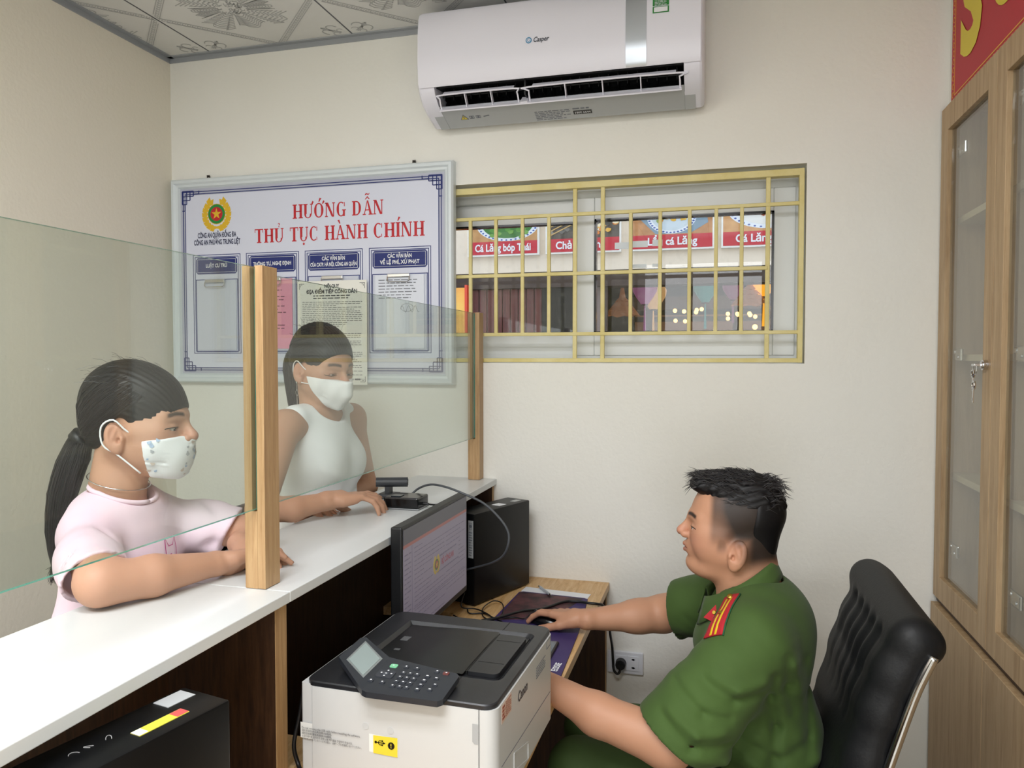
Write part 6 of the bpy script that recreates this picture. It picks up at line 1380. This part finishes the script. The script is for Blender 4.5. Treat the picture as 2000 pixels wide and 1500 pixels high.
# visitors' black chair, only its back shows between the two
vc_=thing('visitor_chair','black chair back showing just behind the counter between the two visitors','chair',(-1.30,1.72,0))
Vc=Vox((-1.62,1.42,.40),(-1.00,1.98,1.20),h=.008)
for z in np.linspace(.62,1.10,9): Vc.cap((-1.215-.02*(z-.6),1.50,z),(-1.215-.02*(z-.6),1.80,z),.022,.022,.02)
v,f=Vc.mesh(); vobj('backrest',v,f,M_black,vc_)
Vc=Vox((-1.66,1.46,.36),(-1.10,1.96,.50),h=.009); Vc.ell((-1.36,1.70,.435),(.22,.21,.035),k=.01); v,f=Vc.mesh(); vobj('seat',v,f,M_black,vc_)
for x,y in ((-1.53,1.53),(-1.53,1.87),(-1.17,1.53),(-1.17,1.87)): MB().tube([(x,y,.0),(x,y,.43)],.012,8).obj('leg',M_chrome,vc_)
for y in (1.56,1.84): MB().tube([(-1.17,y,.42),(-1.13,y,.65)],.012,8).obj('back_support',M_chrome,vc_)
# ---------------- outside: the restaurant front across the alley ----------------
FY=5.5
struct(MB().box((-7,D+.17,-.12),(5,12,-.02)).obj('trim_2',mat('alley_paving','8A8780',.8,noise=(6,'77746E'))))
rs_=thing('restaurant_front','cream restaurant front across the alley with a dark room behind glass','building',(-.6,FY,-.02))
M_fas=mat('fascia_cream','F1E0CC',.6); 
MB().box((-6,FY,2.155),(4,FY+.25,4.2)).obj('fascia',M_fas,rs_)
MB().box((-6,FY+.02,2.04),(4,FY+.2,2.154)).obj('dark_lintel',mat('lintel_brown','3A2722',.6),rs_)
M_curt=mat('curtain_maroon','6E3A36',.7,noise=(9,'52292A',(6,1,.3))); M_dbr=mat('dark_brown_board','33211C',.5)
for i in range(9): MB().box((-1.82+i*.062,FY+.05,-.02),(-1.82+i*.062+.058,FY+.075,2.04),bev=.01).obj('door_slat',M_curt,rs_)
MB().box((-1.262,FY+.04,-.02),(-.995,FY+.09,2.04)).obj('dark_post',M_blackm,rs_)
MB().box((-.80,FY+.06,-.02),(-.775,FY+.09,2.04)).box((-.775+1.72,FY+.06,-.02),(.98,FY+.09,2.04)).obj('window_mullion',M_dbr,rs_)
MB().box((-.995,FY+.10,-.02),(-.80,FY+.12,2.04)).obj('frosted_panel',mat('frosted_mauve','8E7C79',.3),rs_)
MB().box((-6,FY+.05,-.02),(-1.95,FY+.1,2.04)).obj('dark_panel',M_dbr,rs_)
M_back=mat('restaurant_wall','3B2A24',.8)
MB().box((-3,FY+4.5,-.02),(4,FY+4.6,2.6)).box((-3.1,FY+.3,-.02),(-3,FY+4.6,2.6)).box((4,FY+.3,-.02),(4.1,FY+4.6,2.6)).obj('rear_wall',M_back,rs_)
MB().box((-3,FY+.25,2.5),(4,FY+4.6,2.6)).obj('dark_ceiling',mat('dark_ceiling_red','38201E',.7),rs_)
MB().box((-.9,FY+2.6,2.02),(3.4,FY+2.66,2.16)).obj('beam',mat('beam_taupe','5E4A44',.7),rs_)
for z0,z1 in ((1.52,1.56),(1.90,1.95)): MB().box((-.9,FY+2.6,z0),(3.4,FY+2.66,z1)).obj('beam',M_dbr,rs_)
for x in (-.72,.16,1.05,1.9): MB().box((x,FY+2.58,-.02),(x+.07,FY+2.68,2.02)).obj('pillar',M_dbr,rs_)
M_warm=mat('backroom_warm_glow','8A6248',.7,emit=.25)  # surface glow added in place of warm lamplight in the back room
MB().box((-.9,FY+3.2,1.0),(3.4,FY+3.25,2.0)).obj('glowing_partition',M_warm,rs_)
l=bpy.data.lights.new('restaurant_lamp','AREA'); l.energy=9; l.size=2; l.color=(1,.72,.45); o=bpy.data.objects.new('restaurant_lamp',l); COL.objects.link(o); o.location=(.2,FY+2.0,2.45)
# dish boards
def board(x0,x1,word,lbl,kind,width,shift=0):
    z0,z1=2.288,2.70; b=thing('menu_board',lbl,'signboard',((x0+x1)/2,FY-.04,z0),'menu boards on the restaurant fascia')
    MB().box((x0-.012,FY-.045,z0-.012),(x1+.012,FY-.001,z1+.012)).obj('board_frame',mat('board_rim_white','F2EEE8',.4),b)
    o=(x0,FY-.0455,z0); w_=x1-x0; MB().rect(0,.09,w_,z1-z0,o,EX,EZ,.001).obj('dish_photo',mat('table_tan_'+kind,{'a':'CC9A62','b':'3A322C','c':'C98D5A','d':'D9A36A'}[kind],.5,noise=(20,{'a':'B98550','b':'5A5048','c':'B07848','d':'C99058'}[kind])),b)
    MB().rect(0,0,w_,.095,o,EX,EZ,.0016).obj('name_band',mat('band_red','C61F36',.5),b)
    txt('lettering',word,M_paper,(x0+w_/2+shift,FY-.0478,z0+.046),EX,EZ,.075,width=width,bold=.002,parent=b,th=.001)
    rr=random.Random(ord(kind)); o2=(x0,FY-.047,z0)
    def blob(nm,cx,cy,r_,col,hh,k=9): 
        pts=[(min(max(cx+r_*(1+.3*rr.uniform(-1,1))*math.cos(q),.002),w_-.002),max(cy+r_*.7*(1+.3*rr.uniform(-1,1))*math.sin(q),.097)) for q in np.linspace(0,5.6,k)]
        MB().poly(pts,o2,EX,EZ,hh).obj(nm,mat('food_'+col,col,.5),b)
    def plate(cx,cy,rx_,ry_):
        def arcp(rx1,ry1): return [(min(max(cx+rx1*math.cos(q),.001),w_-.001),min(max(cy+ry1*math.sin(q),.097),z1-z0-.001)) for q in np.linspace(0,2*math.pi,37)[:-1]]
        MB().poly(arcp(rx_,ry_),o2,EX,EZ,.0005).obj('plate_rim',mat('plate_white','E6E9EF',.4),b)
        for q in np.linspace(0,2*math.pi,40)[:-1]:
            x,y=cx+rx_*.93*math.cos(q),cy+ry_*.93*math.sin(q)
            if .004<x<w_-.004 and y>.10: MB().disc(x,y,.009,.006,o2,EX,EZ,.0009,n=6).obj('plate_pattern',mat('plate_blue','2E4FA3',.4),b)
        MB().poly(arcp(rx_*.82,ry_*.82),o2,EX,EZ,.0012).obj('plate_well',mat('plate_well_'+kind,{'a':'3E7A34','c':'C9D4DC','d':'E6E2DC','b':'6A5648'}[kind],.5),b)
    if kind=='a':
        plate(.30,.22,.24,.125)
        for i in range(34): blob('leaf',.30+rr.uniform(-.18,.18),.20+rr.uniform(-.08,.09),.022,rr.choice(['3F8A34','2F6E2C','6FA046','57913A']),.0016+.0001*i)
        for i in range(10): blob('fish_slice',.30+rr.uniform(-.14,.15),.21+rr.uniform(-.06,.08),.020,rr.choice(['E4B15A','D98C3A','B4431F']),.0055+.0001*i)
    if kind=='b':
        for i in range(20): blob('charcoal',rr.uniform(.02,w_-.02),rr.uniform(.11,.24),.022,rr.choice(['6E6A66','4A4642','857F78']),.0014+.0001*i)
        for i in range(26): blob('grilled_fish',rr.uniform(w_*.55,w_-.02),rr.uniform(.11,.30),.020,rr.choice(['E07E2C','C65A1E','E8B04A','F0E0C0']),.0040+.0001*i)
        for y in (.12,.15,.18): MB().strip([(.02,y),(.26,y+.11)],.008,o2,EX,EZ,.0038).obj('skewer',mat('food_C9A468','C9A468'),b)
    if kind=='c':
        MB().poly([(.02,.24),(.16,.10),(.40,.10),(.52,.17),(.50,.26)],o2,EX,EZ,.0004).obj('metal_tray',mat('tray_steel_blue','7C93A4',.3,.4),b)
        plate(.27,.22,.17,.12)
        for i in range(30): blob('hotpot_piece',.27+rr.uniform(-.11,.11),.22+rr.uniform(-.03,.08),.018,rr.choice(['E8B23E','F0C85A','D4892C','8FA04A']),.0022+.0001*i)
    if kind=='d':
        plate(.30,.26,.28,.15)
        for i in range(26): blob('fried_piece',.28+rr.uniform(-.14,.14),.26+rr.uniform(-.05,.09),.022,rr.choice(['D06A2C','E49A4A','B04A20','F0D0A0']),.0022+.0001*i)
board(-1.806,-1.280,'Cá Lăng bóp Thái','fish salad menu board reading Cá Lăng bóp Thái above the alley','a',.43)
board(-1.205,-.678,'Chả cá Lăng','menu board reading Chả cá Lăng partly hidden behind the window frame','b',.36,-.02)
board(-.583,-.035,'Lẩu cá Lăng','hotpot menu board reading Lẩu cá Lăng seen through the right pane','c',.34)
board(.036,.60,'Cá Lăng nướng','menu board starting Cá Lăng cut off by the window edge','d',.44,.02)
# small white rectangles just inside the pane
for i,(x0,x1,z0,z1) in enumerate(((-.345,-.295,1.893,1.915),(-.287,-.232,1.896,1.918),(-.216,-.182,1.898,1.920),(-.290,-.236,1.826,1.838),(-.216,-.182,1.828,1.838))):
    o=MB().box((x0,D+.100,z0),(x1,D+.1012,z1)).obj('white_patch',mat('pane_patch_white','DDE5EC',.6)); tag(o,['small white rectangle on the pane, left one of the upper three','small white rectangle on the pane, middle one of the upper three','small white rectangle on the pane, right one of the upper three','small white rectangle on the pane, lower left one','small white rectangle on the pane, lower right one'][i],'paper','small white rectangles on the window')
# lanterns
def lantern(x,z,y,col,s_,lbl,grp='silk lanterns hanging in the restaurant',e=.6):
    t=thing('silk_lantern',lbl,'lantern',(x,y,z),grp); m_=mat('lantern_'+col,col,.5,emit=e)
    N=10
    prof=[(0,.0),(.35,.02),(.75,.16),(1,.38),(.96,.55),(.70,.75),(.42,.92),(.30,1.0)]
    vs=[];fs=[]
    for r_,q in prof:
        for k in range(N*2): a=math.pi*k/N; rr_=r_*(1.0 if k%2==0 else .93); vs.append((x+s_*.5*rr_*math.cos(a),y+s_*.5*rr_*math.sin(a),z+s_*(.55-q*1.15)))
    n=N*2
    for i in range(len(prof)-1):
        for k in range(n): fs.append((i*n+k,(i+1)*n+k,(i+1)*n+(k+1)%n,i*n+(k+1)%n))
    link('lantern_body',vs,fs,m_,t,True)
    MB().cyl((x,y,z-s_*.6),(x,y,z-s_*.66),s_*.13,10).cyl((x,y,z+s_*.54),(x,y,z+s_*.60),s_*.10,10).obj('lantern_cap',mat('lantern_cap_dark','4A2A22',.5),t)
    MB().cyl((x,y,z-s_*.66),(x,y,z-s_*1.7),s_*.025,6,s_*.06).obj('tassel',m_,t); MB().cyl((x,y,z+s_*.6),(x,y,2.5 if y>FY+.3 else 2.15),s_*.012,5).obj('hanging_cord',M_dbr,t)
ly=FY+.7
def at(x,k): return x*(ly)/5.5
lantern(-1.19,2.02,FY+.35,'C83A62',.20,'magenta silk lantern left of the window mullion')
lantern(at(-.50,0),2.07,ly,'8A4C78',.20,'mauve silk lantern with a bright lamp behind it'); lantern(at(-.46,0)+.0,2.06,ly+.3,'C99A62',.22,'cream silk lantern half hidden behind the mauve one')
lantern(at(-.08,0),2.07,ly,'2E6E6A',.19,'dark teal silk lantern in the right pane'); lantern(at(.11,0),2.09,ly+.2,'7A4A68',.17,'purple silk lantern beside the woven lamp'); lantern(at(.31,0),2.12,ly,'F0A020',.21,'orange yellow silk lantern at the right edge of the pane',e=1.2)
def basket(x,z,s_,lbl):
    t=thing('woven_lamp',lbl,'lamp',(x,ly,z),'woven pendant lamps in the restaurant'); m_=mat('woven_bamboo','A86A3C',.7,emit=.22); 
    for q in range(4):
        r0=s_*(.10+.13*q); z0=z+s_*(.25-.16*q); N=16; vs=[];fs=[]
        for k in range(N): a=6.283*k/N; vs.append((x+r0*math.cos(a),ly+r0*math.sin(a),z0)); rr_=(r0+s_*.16)*(1 if k%2 else .86); vs.append((x+rr_*math.cos(a),ly+rr_*math.sin(a),z0-s_*(.17 if k%2 else .12)))
        for k in range(N): j=(k+1)%N; fs.append((2*k,2*j,2*j+1,2*k+1))
        link('petal_tier',vs,fs,m_,t)
    MB().cyl((x,ly,z+s_*.2),(x,ly,z+s_*.75),s_*.12,8,s_*.02).obj('lamp_neck',m_,t)
basket(at(.22,0),2.02,.24,'woven bamboo pendant lamp below the ceiling lights at right'); basket(at(-.66,0),1.95,.24,'woven bamboo pendant lamp at the left of the right pane')
# lamps and bulbs
M_bulb=mat('bulb_white','FFF3D8',.4,emit=5); M_bulbw=mat('bulb_warm','FFC873',.4,emit=3.5)
def ball(p,r_,m_,par): 
    b=bmesh.new(); bmesh.ops.create_uvsphere(b,u_segments=10,v_segments=6,radius=r_); b.verts.index_update(); o=link('bulb',[v.co+Vector(p) for v in b.verts],[[v.index for v in f.verts] for f in b.faces],m_,par,True); b.free(); return o
cl=thing('ceiling_spotlights','row of bright white ceiling spotlights in the restaurant','light',(.0,FY+1.2,2.45))
for x,y,z in ((-1.32,FY+.6,2.13),(-.78,FY+1.2,2.24),(-.56,FY+1.2,2.28),(-.42,FY+1.2,2.27),(-.10,FY+1.2,2.26),(.42,FY+.9,2.31),(.36,FY+.5,2.37),(.48,FY+1.2,2.31),(.62,FY+1.2,2.33)):
    ball((x,y,z),.030,M_bulb,cl)
ch=thing('chandelier_pair','two clusters of warm bulbs hanging in the back of the restaurant','chandelier',(.1,FY+2.0,2.0))
rr=random.Random(2)
for cx in (-.20,.16):
    for k in range(7): a=6.283*k/7; ball((cx*1.36+.13*math.cos(a),FY+2.0+.13*math.sin(a),1.93+.06*rr.uniform(-1,1)),.020,M_bulbw,ch)
for k in range(9): ball((-.40+.05*k,FY+2.4,1.55+.01*(k%2)),.014,M_bulbw,ch)
ball((.30,FY+1.0,1.77),.022,M_bulbw,ch)
# orange poster lit at the left
ps=thing('sunset_poster','glowing orange sunset picture beside the maroon slatted door','poster',(-2.0,FY-.01,1.6))
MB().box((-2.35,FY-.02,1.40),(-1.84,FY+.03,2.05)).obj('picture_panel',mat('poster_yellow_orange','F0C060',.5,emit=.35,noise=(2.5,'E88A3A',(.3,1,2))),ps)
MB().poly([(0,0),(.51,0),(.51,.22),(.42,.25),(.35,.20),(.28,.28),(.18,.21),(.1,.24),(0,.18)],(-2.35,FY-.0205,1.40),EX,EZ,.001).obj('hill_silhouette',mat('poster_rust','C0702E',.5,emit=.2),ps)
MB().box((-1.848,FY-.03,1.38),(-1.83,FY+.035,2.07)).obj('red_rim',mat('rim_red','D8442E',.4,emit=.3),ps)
